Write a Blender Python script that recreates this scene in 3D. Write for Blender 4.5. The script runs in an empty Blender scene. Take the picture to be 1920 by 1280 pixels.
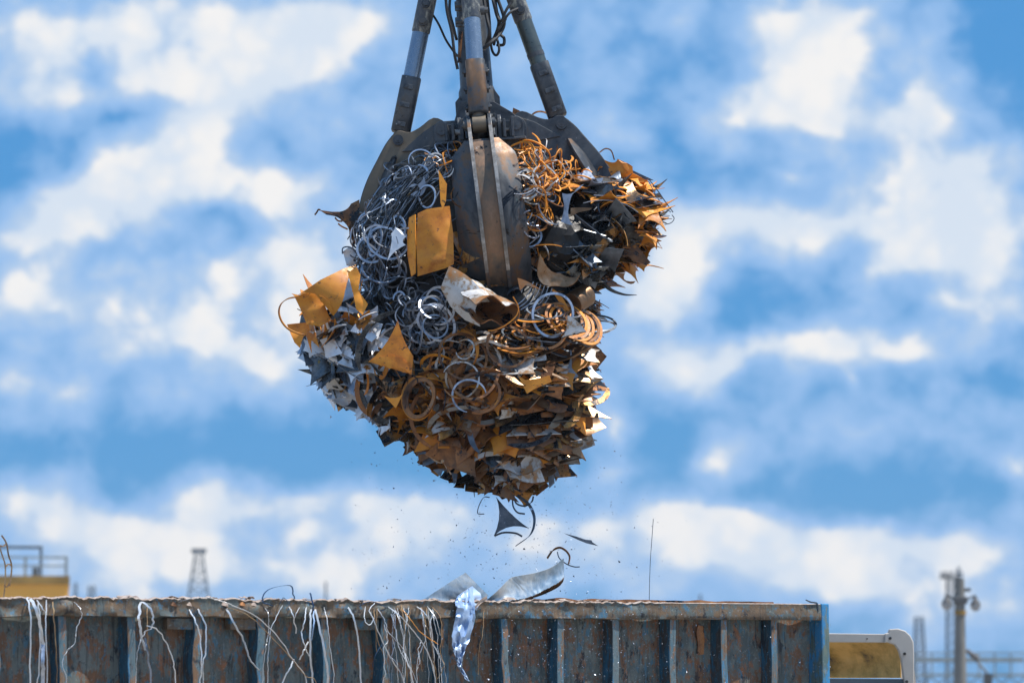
import bpy, bmesh, math, random
from mathutils import Vector, Matrix, Quaternion, noise
from mathutils.bvhtree import BVHTree
R = math.radians
random.seed(7)
scn = bpy.context.scene
col = scn.collection

# ------------------------------------------------------------------ camera
F = 6500.0                       # focal length in photo pixels (photo is 1920 wide)
TILT = math.atan(660 / F)        # horizon sits just below the frame
CAM = Vector((0, -26, 1.96))
cd = bpy.data.cameras.new('camera'); cam = bpy.data.objects.new('camera', cd); col.objects.link(cam)
cam.location = CAM; cam.rotation_euler = (math.pi / 2 + TILT, 0, 0)
cd.sensor_width = 36; cd.lens = F / 1920 * 36; cd.clip_start = 0.5; cd.clip_end = 9000
cd.dof.use_dof = True; cd.dof.focus_distance = 25.6; cd.dof.aperture_fstop = cd.lens / 1000 / 0.052
scn.camera = cam
FWD = Vector((0, math.cos(TILT), math.sin(TILT))); UPV = Vector((0, -math.sin(TILT), math.cos(TILT))); RT = Vector((1, 0, 0))
def ray(px, py): return FWD + RT * ((px - 960) / F) + UPV * ((640 - py) / F)
def P(px, py, Y):
    d = ray(px, py); return CAM + d * ((Y - CAM.y) / d.y)

# ------------------------------------------------------------------ sun, sky, exposure
SUN_EL, SUN_AZ = 66, 98        # elevation; azimuth measured from +Y (away from the camera) towards +X
sd = Vector((math.sin(R(SUN_AZ)) * math.cos(R(SUN_EL)), math.cos(R(SUN_AZ)) * math.cos(R(SUN_EL)), math.sin(R(SUN_EL))))
sl = bpy.data.lights.new('sun', 'SUN'); sl.energy = 5.0; sl.angle = R(0.5); sl.color = (1, 0.94, 0.86)
so = bpy.data.objects.new('sun', sl); col.objects.link(so); so.location = (5, 5, 30)
so.rotation_euler = (-sd).to_track_quat('-Z', 'Y').to_euler()
scn.view_settings.view_transform = 'Standard'; scn.view_settings.look = 'None'
scn.view_settings.gamma = 1; scn.view_settings.exposure = 0.35
scn.cycles.max_bounces = 6; scn.cycles.diffuse_bounces = 3; scn.cycles.glossy_bounces = 3
scn.cycles.volume_bounces = 0; scn.cycles.use_denoising = True

class NT:
    """small node-tree writer"""
    def __init__(s, tree): s.t = tree; s.n = tree.nodes; s.l = tree.links; s.n.clear()
    def node(s, typ, ins=None, **props):
        n = s.n.new(typ)
        for k, v in props.items(): setattr(n, k, v)
        for k, v in (ins or {}).items():
            sock = n.inputs[k]
            if hasattr(v, 'is_linked') or isinstance(v, bpy.types.NodeSocket): s.l.new(v, sock)
            else: sock.default_value = v
        return n
    def math(s, op, a, b=None, c=None, clamp=False):
        n = s.n.new('ShaderNodeMath'); n.operation = op; n.use_clamp = clamp
        for i, v in enumerate((a, b, c)):
            if v is None: continue
            if isinstance(v, bpy.types.NodeSocket): s.l.new(v, n.inputs[i])
            else: n.inputs[i].default_value = v
        return n.outputs[0]
    def vmath(s, op, a, b=None, sc=None):
        n = s.n.new('ShaderNodeVectorMath'); n.operation = op
        for i, v in enumerate((a, b)):
            if v is None: continue
            if isinstance(v, bpy.types.NodeSocket): s.l.new(v, n.inputs[i])
            else: n.inputs[i].default_value = v
        if sc is not None:
            if isinstance(sc, bpy.types.NodeSocket): s.l.new(sc, n.inputs['Scale'])
            else: n.inputs['Scale'].default_value = sc
        return n.outputs[0]
    def ramp(s, fac, stops, interp='LINEAR'):
        n = s.n.new('ShaderNodeValToRGB'); s.l.new(fac, n.inputs[0]); cr = n.color_ramp; cr.interpolation = interp
        while len(cr.elements) < len(stops): cr.elements.new(0.5)
        for e, (p, c) in zip(cr.elements, stops):
            e.position = p; e.color = (c, c, c, 1) if isinstance(c, (int, float)) else (*c, 1)
        return n.outputs[0]
    def mix(s, fac, a, b, blend='MIX'):
        n = s.n.new('ShaderNodeMix'); n.data_type = 'RGBA'; n.blend_type = blend; n.clamp_factor = True
        for i, v in ((0, fac), (6, a), (7, b)):
            if isinstance(v, bpy.types.NodeSocket): s.l.new(v, n.inputs[i])
            else: n.inputs[i].default_value = v if i == 0 else (*v, 1)
        return n.outputs[2]
    def noise(s, vec, scale, detail=4, rough=0.55, dist=0, out=0):
        n = s.node('ShaderNodeTexNoise', {'Vector': vec, 'Scale': scale, 'Detail': detail, 'Roughness': rough, 'Distortion': dist})
        return n.outputs[out]

def sr(r, g, b):
    f = lambda c: (c / 255 / 12.92) if c <= 10 else ((c / 255 + 0.055) / 1.055) ** 2.4
    return (f(r), f(g), f(b))

world = bpy.data.worlds.new('World'); scn.world = world; world.use_nodes = True
def build_world():
    w = NT(world.node_tree)
    out = w.node('ShaderNodeOutputWorld'); bg = w.node('ShaderNodeBackground')
    bg.inputs['Strength'].default_value = 0.1
    w.l.new(bg.outputs[0], out.inputs[0])
    sky = w.node('ShaderNodeTexSky', sky_type='NISHITA', sun_disc=False, sun_elevation=R(SUN_EL), sun_rotation=R(SUN_AZ))
    sky.air_density = 1.0; sky.dust_density = 0.3; sky.ozone_density = 3.0
    tc = w.node('ShaderNodeTexCoord'); g = tc.outputs['Generated']
    sep = w.node('ShaderNodeSeparateXYZ', {0: g})
    ys = w.math('MAXIMUM', sep.outputs[1], 0.15)
    u = w.math('DIVIDE', sep.outputs[0], ys); v = w.math('DIVIDE', sep.outputs[2], ys)
    uv0 = w.node('ShaderNodeCombineXYZ', {0: u, 1: v}).outputs[0]
    # ragged edges: two octaves of warp
    n1 = w.noise(uv0, 26, 3, 0.6, 0, 1); n2 = w.noise(uv0, 110, 4, 0.65, 0, 1)
    wp = w.vmath('SUBTRACT', n1, (0.5, 0.5, 0.5)); wp2 = w.vmath('SUBTRACT', n2, (0.5, 0.5, 0.5))
    def dirs(px, py):
        d = ray(px, py); return d.x / d.y, d.z / d.y
    def bank_density(vec, wob):
        v_ = w.vmath('ADD', vec, wob); acc = None
        # every thick bank trails a thinner veil below it
        for (bx, by, rx, ry, ang, st) in CLOUDS + [(x + 6, y + 1.25 * r2, r1 * 1.1, r2 * 1.35, a_, .34) for x, y, r1, r2, a_, s_ in CLOUDS if s_ >= .85]:
            cu, cv = dirs(bx, by)
            mp = w.node('ShaderNodeMapping', {'Vector': v_}, vector_type='TEXTURE')
            mp.inputs['Location'].default_value = (cu, cv, 0)
            mp.inputs['Rotation'].default_value = (0, 0, R(ang))
            mp.inputs['Scale'].default_value = (rx * 2.0 / F, ry * 2.0 / F, 1)
            gr = w.node('ShaderNodeTexGradient', {0: mp.outputs[0]}, gradient_type='QUADRATIC_SPHERE')
            acc = w.math('MULTIPLY_ADD', gr.outputs['Fac'], st, acc if acc is not None else 0.0)
        fine = w.noise(w.vmath('MULTIPLY', vec, (1, 1.25, 1)), 46, 6, 0.62, 0.25)
        return w.math('ADD', w.math('MULTIPLY_ADD', acc, .95, BIAS), w.math('MULTIPLY', w.math('SUBTRACT', fine, 0.5), 1.35))
    BIAS = 0.16
    wob = w.vmath('ADD', w.vmath('SCALE', wp, sc=0.010), w.vmath('SCALE', wp2, sc=0.005))
    # fade the placed banks to ordinary scattered cloud away from this part of the sky
    broad = w.noise(w.vmath('MULTIPLY', g, (1, 1, 2.4)), 3.2, 5, 0.6)
    away = w.math('SUBTRACT', 1.0, w.node('ShaderNodeMapRange', {0: sep.outputs[1], 1: 0.93, 2: 0.975}).outputs[0])
    bnd = w.math('MULTIPLY', w.node('ShaderNodeMapRange', {0: broad, 1: 0.50, 2: 0.70}).outputs[0], away)
    dens0 = bank_density(uv0, wob)
    puff = w.node('ShaderNodeTexVoronoi', {'Vector': w.vmath('ADD', uv0, wob), 'Scale': 50.0, 'Detail': 2.0, 'Roughness': .5}, feature='F1').outputs['Distance']
    fine2 = w.noise(uv0, 17, 3, 0.55, 0.2)
    dens = w.math('ADD', dens0, bnd)
    dens = w.math('ADD', dens, w.math('MULTIPLY', w.math('SUBTRACT', .46, puff), .62))
    dens = w.math('ADD', dens, w.math('MULTIPLY', w.math('SUBTRACT', fine2, 0.5), 1.3))
    # thin veil first, then thick white
    skyc = w.mix(1.0, sky.outputs[0], (0.62, 0.95, 1.10), 'MULTIPLY')
    base = w.mix(0.86, skyc, (0.52, 2.30, 5.2))
    def step(lo, hi): return w.node('ShaderNodeMapRange', {0: dens, 1: lo, 2: hi}, interpolation_type='SMOOTHSTEP').outputs[0]
    c1 = w.mix(step(-.55, .26), base, (2.5, 4.15, 6.7))
    c1 = w.mix(step(.12, .55), c1, (3.7, 4.9, 6.6))
    white = w.mix(w.node('ShaderNodeMapRange', {0: w.math('MULTIPLY_ADD', fine2, -.8, w.math('ADD', puff, .4)), 1: .50, 2: 1.15}, interpolation_type='SMOOTHSTEP').outputs[0], (7.2, 7.12, 7.05), (5.4, 6.1, 7.0))
    c2 = w.mix(step(.40, .78), c1, white)
    w.l.new(c2, bg.inputs['Color'])
# cloud banks: direction given by where each stands over the yard (x, y), half widths, slant, density
CLOUDS = [
 (120,70,230,80,5,.95),(420,60,230,75,8,.9),(600,50,130,60,20,.75),(60,170,110,50,10,.8),(300,150,90,35,0,.5),
 (330,250,230,60,38,.95),(150,360,150,60,25,.95),(300,350,190,60,15,.9),(520,140,140,60,40,.7),(650,90,90,70,60,.45),
 (90,430,120,30,10,.6),(560,355,150,38,5,.85),(620,240,60,60,0,.35),
 (250,520,300,42,4,.55),(90,590,150,55,5,.75),(330,600,120,45,20,.6),(560,500,140,80,15,.85),(420,650,150,48,-25,1.0),(560,670,80,60,0,.5),(620,580,90,70,0,.5),
 (200,660,110,50,0,.4),(100,730,200,30,0,.25),
 (60,930,110,55,-10,.95),(180,985,120,50,-18,.9),(300,1005,130,40,0,.85),(400,950,70,55,20,.95),(250,1040,60,24,0,.5),(480,960,110,26,0,.6),(560,940,110,28,0,.55),
 (700,975,120,52,0,.95),(575,1000,36,16,10,.75),(840,990,120,55,0,.75),(800,950,160,35,0,.5),(520,1060,200,25,0,.28),(1000,1030,160,40,0,.4),
 (1500,90,110,95,10,.95),(1440,180,120,42,15,.95),(1600,30,200,45,0,.8),(1300,40,60,50,0,.35),(1560,200,80,60,0,.55),(1740,190,80,80,-30,.95),(1650,240,110,50,-10,.8),(1730,90,60,60,0,.55),(1380,225,60,20,10,.6),
 (1700,330,190,36,5,.7),(1850,320,120,60,10,.95),(1350,400,120,42,-5,.9),(1540,410,190,46,0,.9),(1760,400,170,60,0,.9),(1250,440,60,90,0,.9),(1200,560,110,90,0,.95),(1270,540,70,50,0,.6),
 (1480,330,60,16,0,.5),(1650,500,100,32,25,.75),(1860,510,120,60,-20,.9),(1800,450,150,60,0,.6),(1780,560,120,24,-15,.45),
 (1480,640,200,28,4,.95),(1700,665,170,26,-5,.75),(1290,690,80,45,20,.9),(1370,680,80,34,40,.8),(1590,710,16,36,30,.5),(1180,660,70,50,0,.5),
 (1330,860,70,45,20,.85),(1400,820,90,55,20,.42),(1520,780,220,60,0,.26),(1700,820,180,50,0,.22),(1150,810,45,60,0,.7),(1150,880,60,24,0,.4),(1905,880,50,40,0,.95),
 (1250,975,140,42,0,.9),(1420,985,160,44,-10,.95),(1600,1020,170,36,-4,.9),(1800,1030,170,46,0,.95),(1350,1040,150,30,0,.5),(1640,1100,90,30,0,.5),(1100,990,90,40,0,.7),(1850,1130,120,40,0,.4),
 (150,1095,260,50,0,.5),(600,1075,300,55,0,.66),(1050,1085,240,50,0,.62),(1500,1085,300,60,0,.66),(1850,1190,150,60,0,.45),(560,590,330,130,20,.22),(1450,560,200,60,0,.15),(1150,150,150,150,0,.22),(750,60,60,60,0,.3),
 (190,135,55,45,0,-.8),(210,215,70,22,10,-.6),(40,255,90,40,0,-.55),(15,330,50,50,0,-.7),(400,395,70,26,0,-.4),(520,275,80,40,0,-.35),
 (450,840,420,55,0,-.7),(900,880,200,40,0,-.5),(60,830,90,40,0,-.3),(300,1100,400,30,0,-.15),(1250,800,70,60,0,-.7),(1700,920,260,44,0,-.8),(1400,930,120,26,0,-.35),(1890,40,90,70,0,-.8),(1500,250,150,30,0,-.4),(1250,300,150,70,0,-.35),(1150,120,120,60,0,-.2),(1560,540,220,40,10,-.35),(1400,560,90,50,0,-.2),(1820,720,160,50,0,-.55),(720,180,60,100,0,-.2),
]
build_world()

# ------------------------------------------------------------------ naming helpers
def tag(o, label=None, cat=None, group=None, kind=None):
    for k, v in (('label', label), ('category', cat), ('group', group), ('kind', kind)):
        if v: o[k] = v
    return o
def empty(name, loc, label, cat, group=None, rot=(0, 0, 0)):
    o = bpy.data.objects.new(name, None); col.objects.link(o); o.location = loc; o.rotation_euler = rot
    o.empty_display_size = 0.2
    return tag(o, label, cat, group)
def link(name, me, parent=None, loc=None):
    o = bpy.data.objects.new(name, me); col.objects.link(o)
    if parent: o.parent = parent
    if loc is not None: o.location = loc
    return o
def fin(name, bm, m, parent=None, smooth=False, loc=None, bevel=0, ang=35):
    me = bpy.data.meshes.new(name)
    bm.normal_update(); bm.to_mesh(me); bm.free()
    for mm in (m if isinstance(m, (list, tuple)) else [m]): me.materials.append(mm)
    if smooth:
        me.polygons.foreach_set('use_smooth', [True] * len(me.polygons))
        me.set_sharp_from_angle(angle=R(ang))
    o = link(name, me, parent, loc)
    if bevel:
        b = o.modifiers.new('bevel', 'BEVEL'); b.width = bevel; b.segments = 2; b.limit_method = 'ANGLE'
    return o

# ------------------------------------------------------------------ mesh helpers
def box(bm, x0, x1, y0, y1, z0, z1, mi=0, M=None):
    vs = [bm.verts.new(Vector(p)) for p in ((x0,y0,z0),(x1,y0,z0),(x1,y1,z0),(x0,y1,z0),(x0,y0,z1),(x1,y0,z1),(x1,y1,z1),(x0,y1,z1))]
    if M is not None:
        for v in vs: v.co = M @ v.co
    for f in ((0,3,2,1),(4,5,6,7),(0,1,5,4),(1,2,6,5),(2,3,7,6),(3,0,4,7)):
        bm.faces.new([vs[i] for i in f]).material_index = mi
    return vs
def frame_of(d, hint=Vector((0, 0, 1))):
    d = d.normalized()
    if abs(d.dot(hint)) > 0.98: hint = Vector((1, 0, 0)) if abs(d.x) < .9 else Vector((0, 1, 0))
    a = hint.cross(d).normalized(); return a, d.cross(a)
def tube(bm, pts, rad, n=12, mi=0, caps=True, M=None):
    """round tube through pts; rad a number or a list"""
    pts = [Vector(p) for p in pts]; rings = []
    a = None
    for i, p in enumerate(pts):
        d = (pts[min(i + 1, len(pts) - 1)] - pts[max(i - 1, 0)]).normalized()
        if a is None: a, b = frame_of(d)
        else:
            a = (a - d * a.dot(d)).normalized(); b = d.cross(a)
        r = rad[i] if isinstance(rad, (list, tuple)) else rad
        ring = []
        for k in range(n):
            t = 2 * math.pi * k / n
            q = p + a * (r * math.cos(t)) + b * (r * math.sin(t))
            ring.append(bm.verts.new(M @ q if M is not None else q))
        rings.append(ring)
    for r0, r1 in zip(rings, rings[1:]):
        for k in range(n):
            bm.faces.new((r0[k], r0[(k + 1) % n], r1[(k + 1) % n], r1[k])).material_index = mi
    if caps:
        bm.faces.new(list(reversed(rings[0]))).material_index = mi
        bm.faces.new(rings[-1]).material_index = mi
def ribbon(bm, pts, w, t, wdir, mi=0):
    """flat strip: width along wdir (Vector, list or function), rectangular section"""
    pts = [Vector(p) for p in pts]; n = len(pts); rings = []
    for i, p in enumerate(pts):
        d = (pts[min(i + 1, n - 1)] - pts[max(i - 1, 0)]).normalized()
        wd = wdir[i] if isinstance(wdir, list) else wdir
        wd = (wd - d * wd.dot(d))
        wd = wd.normalized() if wd.length > 1e-6 else frame_of(d)[0]
        nn = d.cross(wd)
        ww = (w[i] if isinstance(w, (list, tuple)) else w) / 2
        rings.append([bm.verts.new(p + wd * (sx * ww) + nn * (sy * t / 2)) for sx, sy in ((-1,-1),(1,-1),(1,1),(-1,1))])
    for a, b in zip(rings, rings[1:]):
        for k in range(4):
            bm.faces.new((a[k], a[(k + 1) % 4], b[(k + 1) % 4], b[k])).material_index = mi
    bm.faces.new(list(reversed(rings[0]))).material_index = mi; bm.faces.new(rings[-1]).material_index = mi
def thicken(bm, t):
    bm.normal_update(); fs = bm.faces[:]; be = [e for e in bm.edges if len(e.link_faces) == 1]
    vs = bm.verts[:]; mp = {v: bm.verts.new(v.co - v.normal * t) for v in vs}
    for f in fs: bm.faces.new([mp[v] for v in reversed(f.verts)]).material_index = f.material_index
    for e in be:
        a, b = e.verts; f = e.link_faces[0]; vl = list(f.verts); i = vl.index(a)
        if vl[(i + 1) % len(vl)] == b: a, b = b, a
        bm.faces.new((a, b, mp[b], mp[a]))
def smooth_path(pts, k=6):
    pts = [Vector(p) for p in pts]
    if len(pts) < 3: return [pts[0].lerp(pts[-1], i / k) for i in range(k + 1)]
    P4 = [2 * pts[0] - pts[1]] + pts + [2 * pts[-1] - pts[-2]]; out = []
    for i in range(1, len(P4) - 2):
        a, b, c, d = P4[i-1:i+3]
        for j in range(k):
            t = j / k
            out.append(0.5 * ((2*b) + (c-a)*t + (2*a-5*b+4*c-d)*t*t + (3*b-a-3*c+d)*t*t*t))
    out.append(pts[-1]); return out
def prism(bm, poly, d0, d1, axis='y', mi=0, M=None):
    """extrude a 2-D outline between d0 and d1"""
    def mk(a, b, d):
        q = Vector((a, d, b)) if axis == 'y' else (Vector((a, b, d)) if axis == 'z' else Vector((d, a, b)))
        return bm.verts.new(M @ q if M is not None else q)
    f0 = [mk(a, b, d0) for a, b in poly]; f1 = [mk(a, b, d1) for a, b in poly]
    n = len(poly)
    bm.faces.new(f0).material_index = mi; bm.faces.new(list(reversed(f1))).material_index = mi
    for i in range(n):
        bm.faces.new((f0[i], f1[i], f1[(i + 1) % n], f0[(i + 1) % n])).material_index = mi

# ------------------------------------------------------------------ materials
def metal(name, cols, rough=(0.35, 0.7), met=0.5, scale=6, streak=1.0, bump=0.3, spots=None, vary=0.25, stops=None, oil=None):
    """worn metal: a ramp of own colours driven by noise in object space (+ a different patch and tone per object)"""
    m = bpy.data.materials.new(name); m.use_nodes = True; t = NT(m.node_tree)
    out = t.node('ShaderNodeOutputMaterial'); b = t.node('ShaderNodeBsdfPrincipled'); t.l.new(b.outputs[0], out.inputs[0])
    tc = t.node('ShaderNodeTexCoord'); oi = t.node('ShaderNodeObjectInfo'); rnd = oi.outputs['Random']
    off = t.node('ShaderNodeCombineXYZ', {0: t.math('MULTIPLY', rnd, 37.0), 1: t.math('MULTIPLY', rnd, 91.0), 2: t.math('MULTIPLY', rnd, 53.0)}).outputs[0]
    vec = t.vmath('ADD', tc.outputs['Object'], off)
    vs = t.vmath('MULTIPLY', vec, (1, 1, streak))
    n1 = t.noise(vs, scale, 7, 0.65, 0.4); n2 = t.noise(vec, scale * 6, 4, 0.7)
    f = t.math('ADD', t.math('MULTIPLY', n1, 0.8), t.math('MULTIPLY', n2, 0.2))
    k = len(cols)
    stops = stops or [0.33 + 0.34 * i / max(1, k - 1) for i in range(k)]
    c = t.ramp(f, list(zip(stops, cols)))
    if spots:
        n3 = t.noise(vec, spots[1], 5, 0.7); c = t.mix(t.node('ShaderNodeMapRange', {0: n3, 1: spots[2], 2: spots[2] + 0.05}).outputs[0], c, spots[0])
    rg = t.node('ShaderNodeMapRange', {0: n2, 1: 0.3, 2: 0.7, 3: rough[0], 4: rough[1]}).outputs[0]
    if oil:      # black grease soaked into the surface, patchy
        n4 = t.noise(vec, oil[0], 7, .68, 1.2); of = t.node('ShaderNodeMapRange', {0: n4, 1: oil[1], 2: oil[1] + 0.045}).outputs[0]
        c = t.mix(of, c, (.010, .011, .015)); rg = t.mix(of, rg, (.22, .22, .22))
    if vary:
        hs = t.node('ShaderNodeHueSaturation', {'Color': c})
        t.l.new(t.math('MULTIPLY_ADD', rnd, 2 * vary, 1 - vary), hs.inputs['Value'])
        c = hs.outputs[0]
    t.l.new(c, b.inputs['Base Color'])
    b.inputs['Metallic'].default_value = met
    t.l.new(rg, b.inputs['Roughness'])
    if bump:
        bp = t.node('ShaderNodeBump', {'Strength': bump, 'Distance': 0.01, 'Height': f}); t.l.new(bp.outputs[0], b.inputs['Normal'])
    return m
M = {}
M['rust_orange'] = metal('rust_orange', [(.30,.09,.010),(.60,.20,.016),(.72,.29,.028),(.46,.14,.016)], (.38,.75), .0, 4, bump=.3, vary=.25, spots=((.11,.045,.02), 26, .62), oil=(6, .645))
M['rust_brown'] = metal('rust_brown', [(.05,.028,.018),(.17,.075,.032),(.34,.145,.05),(.20,.15,.11)], (.26,.5), .35, 4.5, bump=.14, vary=.4, spots=((.48,.19,.03), 10, .62), oil=(5, .555))
M['rust_mixed'] = metal('rust_mixed', [(.03,.03,.032),(.15,.09,.04),(.40,.18,.035),(.38,.37,.35)], (.2,.42), .55, 4, bump=.12, vary=.4, oil=(5.5, .53))
M['steel_oily'] = metal('steel_oily', [(.010,.013,.018),(.03,.037,.048),(.10,.115,.13),(.04,.036,.026)], (.14,.4), .65, 5, bump=.15, vary=.4, spots=((.22,.13,.03), 8, .61))
M['steel_grey'] = metal('steel_grey', [(.14,.17,.22),(.34,.39,.48),(.52,.57,.66)], (.25,.5), .75, 9, bump=.2, vary=.3, oil=(14, .64))
M['steel_dark'] = metal('steel_dark', [(.05,.06,.08),(.12,.145,.18),(.22,.25,.30)], (.3,.6), .7, 8, bump=.15, vary=.35)
M['galvanised'] = metal('galvanised', [(.40,.43,.49),(.66,.69,.74),(.82,.83,.86)], (.28,.5), .45, 5, bump=.2, vary=.2, spots=((.42,.17,.03), 10, .60), oil=(8, .63))
M['silver_rust'] = metal('silver_rust', [(.42,.17,.045),(.32,.22,.14),(.50,.50,.50),(.58,.58,.59)], (.32,.6), .4, 5, bump=.12, vary=.12, stops=[.38,.45,.50,.60], oil=(9, .63))
M['brown_sheen'] = metal('brown_sheen', [(.10,.06,.035),(.24,.14,.075),(.34,.28,.22)], (.25,.5), .7, 4, bump=.15, vary=.1)
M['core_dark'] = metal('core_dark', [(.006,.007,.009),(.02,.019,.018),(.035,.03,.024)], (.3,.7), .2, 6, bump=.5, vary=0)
M['grab_steel'] = metal('grab_steel', [(.024,.029,.038),(.058,.066,.078),(.10,.108,.118),(.12,.098,.075)], (.32,.6), .4, 5, bump=.2, vary=0, spots=((.26,.26,.27), 24, .655), oil=(4, .64))
M['grab_brown'] = metal('grab_brown', [(.085,.075,.06),(.15,.125,.095),(.20,.16,.115),(.12,.12,.115)], (.38,.65), .3, 4, bump=.2, vary=0, oil=(3, .68))
M['tine_worn'] = metal('tine_worn', [(.030,.037,.048),(.085,.092,.102),(.17,.10,.058),(.27,.165,.105)], (.42,.66), .5, 3.2, streak=.4, bump=.35, vary=0, spots=((.05,.11,.12), 6, .64), stops=[.40,.50,.58,.70], oil=(3, .59))
M['tine_channel'] = metal('tine_channel', [(.05,.055,.062),(.15,.115,.085),(.27,.165,.105),(.36,.26,.19)], (.35,.6), .4, 4, streak=.4, bump=.3, vary=0, spots=((.50,.50,.50), 9, .68), oil=(4, .62))
M['bright_edge'] = metal('bright_edge', [(.09,.085,.08),(.22,.21,.20),(.46,.45,.44)], (.35,.6), .5, 7, bump=.2, vary=0)
M['ram_paint'] = metal('ram_paint', [(.17,.23,.31),(.22,.29,.38),(.27,.33,.40)], (.18,.32), .6, 3, streak=.2, bump=.05, vary=0)
M['ram_worn'] = metal('ram_worn', [(.07,.085,.11),(.12,.13,.14),(.42,.42,.37)], (.4,.7), .3, 16, streak=.5, bump=.3, vary=0, stops=[.40,.50,.60])
M['rubber'] = metal('rubber', [(.012,.013,.016),(.03,.032,.037)], (.4,.65), 0, 10, bump=.1, vary=0)
M['chrome_grey'] = metal('chrome_grey', [(.08,.10,.10),(.12,.145,.145)], (.25,.4), .6, 6, bump=.05, vary=0)

def paint_wall(name, a, b, c, blue, blue_amt, streak=.35, scale=3.5):
    m = bpy.data.materials.new(name); m.use_nodes = True; t = NT(m.node_tree)
    out = t.node('ShaderNodeOutputMaterial'); bs = t.node('ShaderNodeBsdfPrincipled'); t.l.new(bs.outputs[0], out.inputs[0])
    tc = t.node('ShaderNodeTexCoord'); v = tc.outputs['Object']
    vs = t.vmath('MULTIPLY', v, (1, 1, streak))
    def mask(sc_, lo, wd, det=8, ro=.72, vec=vs, off=0):
        vv_ = t.vmath('ADD', vec, (off, off * 2, off * 3))
        return t.node('ShaderNodeMapRange', {0: t.noise(vv_, sc_, det, ro, .15), 1: lo, 2: lo + wd}).outputs[0]
    n1 = t.noise(vs, scale * 2, 8, .7, .1); n2 = t.noise(vs, scale * 5, 7, .74, .2)
    base = t.mix(mask(scale * 1.3, .44, .12, off=1), a, b)
    base = t.mix(mask(scale * 2.2, .50, .06, off=5), base, c)
    base = t.mix(t.math('MULTIPLY', mask(scale * 3.5, .56, .05, off=9), .8), base, (min(1, c[0] * 1.6), c[1] * 1.25, c[2]))
    base = t.mix(mask(scale * 3, blue_amt, .05, off=13), base, blue)
    base = t.mix(t.math('MULTIPLY', mask(scale * 9, .58, .06, 5, vec=v, off=17), .55), base, (.26, .29, .28))
    base = t.mix(t.math('MULTIPLY', mask(scale * 2.6, .56, .07, off=21), .9), base, (.018, .022, .030))
    drip = t.vmath('MULTIPLY', v, (1, 1, .05))
    base = t.mix(t.math('MULTIPLY', mask(42, .58, .08, 3, .6, drip, 25), .5), base, (.03, .03, .03))
    base = t.mix(t.math('MULTIPLY', mask(60, .62, .08, 3, .6, drip, 29), .45), base, (.20, .24, .26))
    t.l.new(base, bs.inputs['Base Color']); bs.inputs['Metallic'].default_value = .15
    t.l.new(t.node('ShaderNodeMapRange', {0: n2, 1: .3, 2: .7, 3: .45, 4: .8}).outputs[0], bs.inputs['Roughness'])
    bp = t.node('ShaderNodeBump', {'Strength': .45, 'Distance': .012, 'Height': t.math('ADD', n1, t.math('MULTIPLY', n2, .6))}); t.l.new(bp.outputs[0], bs.inputs['Normal'])
    return m
M['panel'] = paint_wall('panel_paint', (.092,.112,.110), (.165,.18,.162), (.19,.098,.052), (.075,.165,.225), .55, .5, 5)
M['rail'] = paint_wall('rail_paint', (.11,.08,.055), (.17,.115,.07), (.10,.125,.125), (.06,.16,.25), .57, 1, 3.5)
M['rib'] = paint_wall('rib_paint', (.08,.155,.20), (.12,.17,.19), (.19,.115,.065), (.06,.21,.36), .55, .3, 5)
M['rib_flank_shade'] = paint_wall('rib_shade_paint', (.025,.095,.155), (.03,.11,.18), (.06,.06,.06), (.025,.13,.23), .55, .3, 4)  # darker blue: shade on the rib sides put into the colour
M['post'] = paint_wall('post_paint', (.035,.22,.46), (.04,.25,.50), (.10,.16,.16), (.12,.15,.14), .60, .3, 3)
M['torn_edge'] = metal('torn_edge', [(.20,.13,.10),(.36,.29,.25),(.50,.44,.40)], (.5,.8), .3, 18, bump=.4, vary=0)
def plain(name, c, rough=.6, met=0, scale=4, amt=.25, bump=.1):
    return metal(name, [tuple(x * (1 - amt) for x in c), c, tuple(min(1, x * (1 + amt)) for x in c)], (rough - .1, min(1, rough + .15)), met, scale, bump=bump, vary=0)
M['strap_white'] = metal('strap_white', [(.55,.60,.66),(.74,.77,.80),(.86,.87,.88)], (.25,.45), .45, 9, bump=.05, vary=.15)
M['strap_blue'] = metal('strap_blue', [(.02,.05,.12),(.04,.09,.18),(.10,.17,.28)], (.3,.5), .4, 9, bump=.05, vary=.15)
M['strap_rust'] = metal('strap_rust', [(.12,.08,.05),(.32,.20,.10),(.5,.36,.2)], (.4,.7), .3, 9, bump=.05, vary=.15)
M['strap_orange'] = plain('strap_orange', (.72,.30,.04), .5)
M['foil'] = metal('foil', [(.24,.38,.60),(.36,.50,.72),(.52,.62,.76)], (.36,.55), .35, 3, bump=.08, vary=0)
M['galv_blue'] = metal('galv_blue', [(.16,.28,.40),(.32,.43,.54),(.58,.64,.68)], (.3,.55), .5, 4, streak=.4, bump=.25, vary=0, stops=[.38,.48,.58])
M['yellow_wall'] = plain('yellow_wall', (.95,.47,.09), .8, amt=.06, scale=.8)
M['yellow_dirty'] = plain('yellow_dirty', (.34,.21,.06), .8, amt=.4, scale=.6)
M['pale_rail'] = plain('pale_rail', (.30,.34,.34), .6)
M['tower_steel'] = plain('tower_steel', (.10,.13,.16), .6)  # blue tint puts the distance haze on the far masts into the colour
M['concrete_pole'] = plain('concrete_pole', (.20,.195,.18), .85, amt=.15, scale=2)
M['lamp_body'] = plain('lamp_body', (.10,.10,.10), .5)
M['lamp_glass'] = plain('lamp_glass', (.36,.37,.38), .25, amt=.1)
M['cab_white'] = plain('cab_white', (.50,.47,.43), .5, amt=.1)
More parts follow.
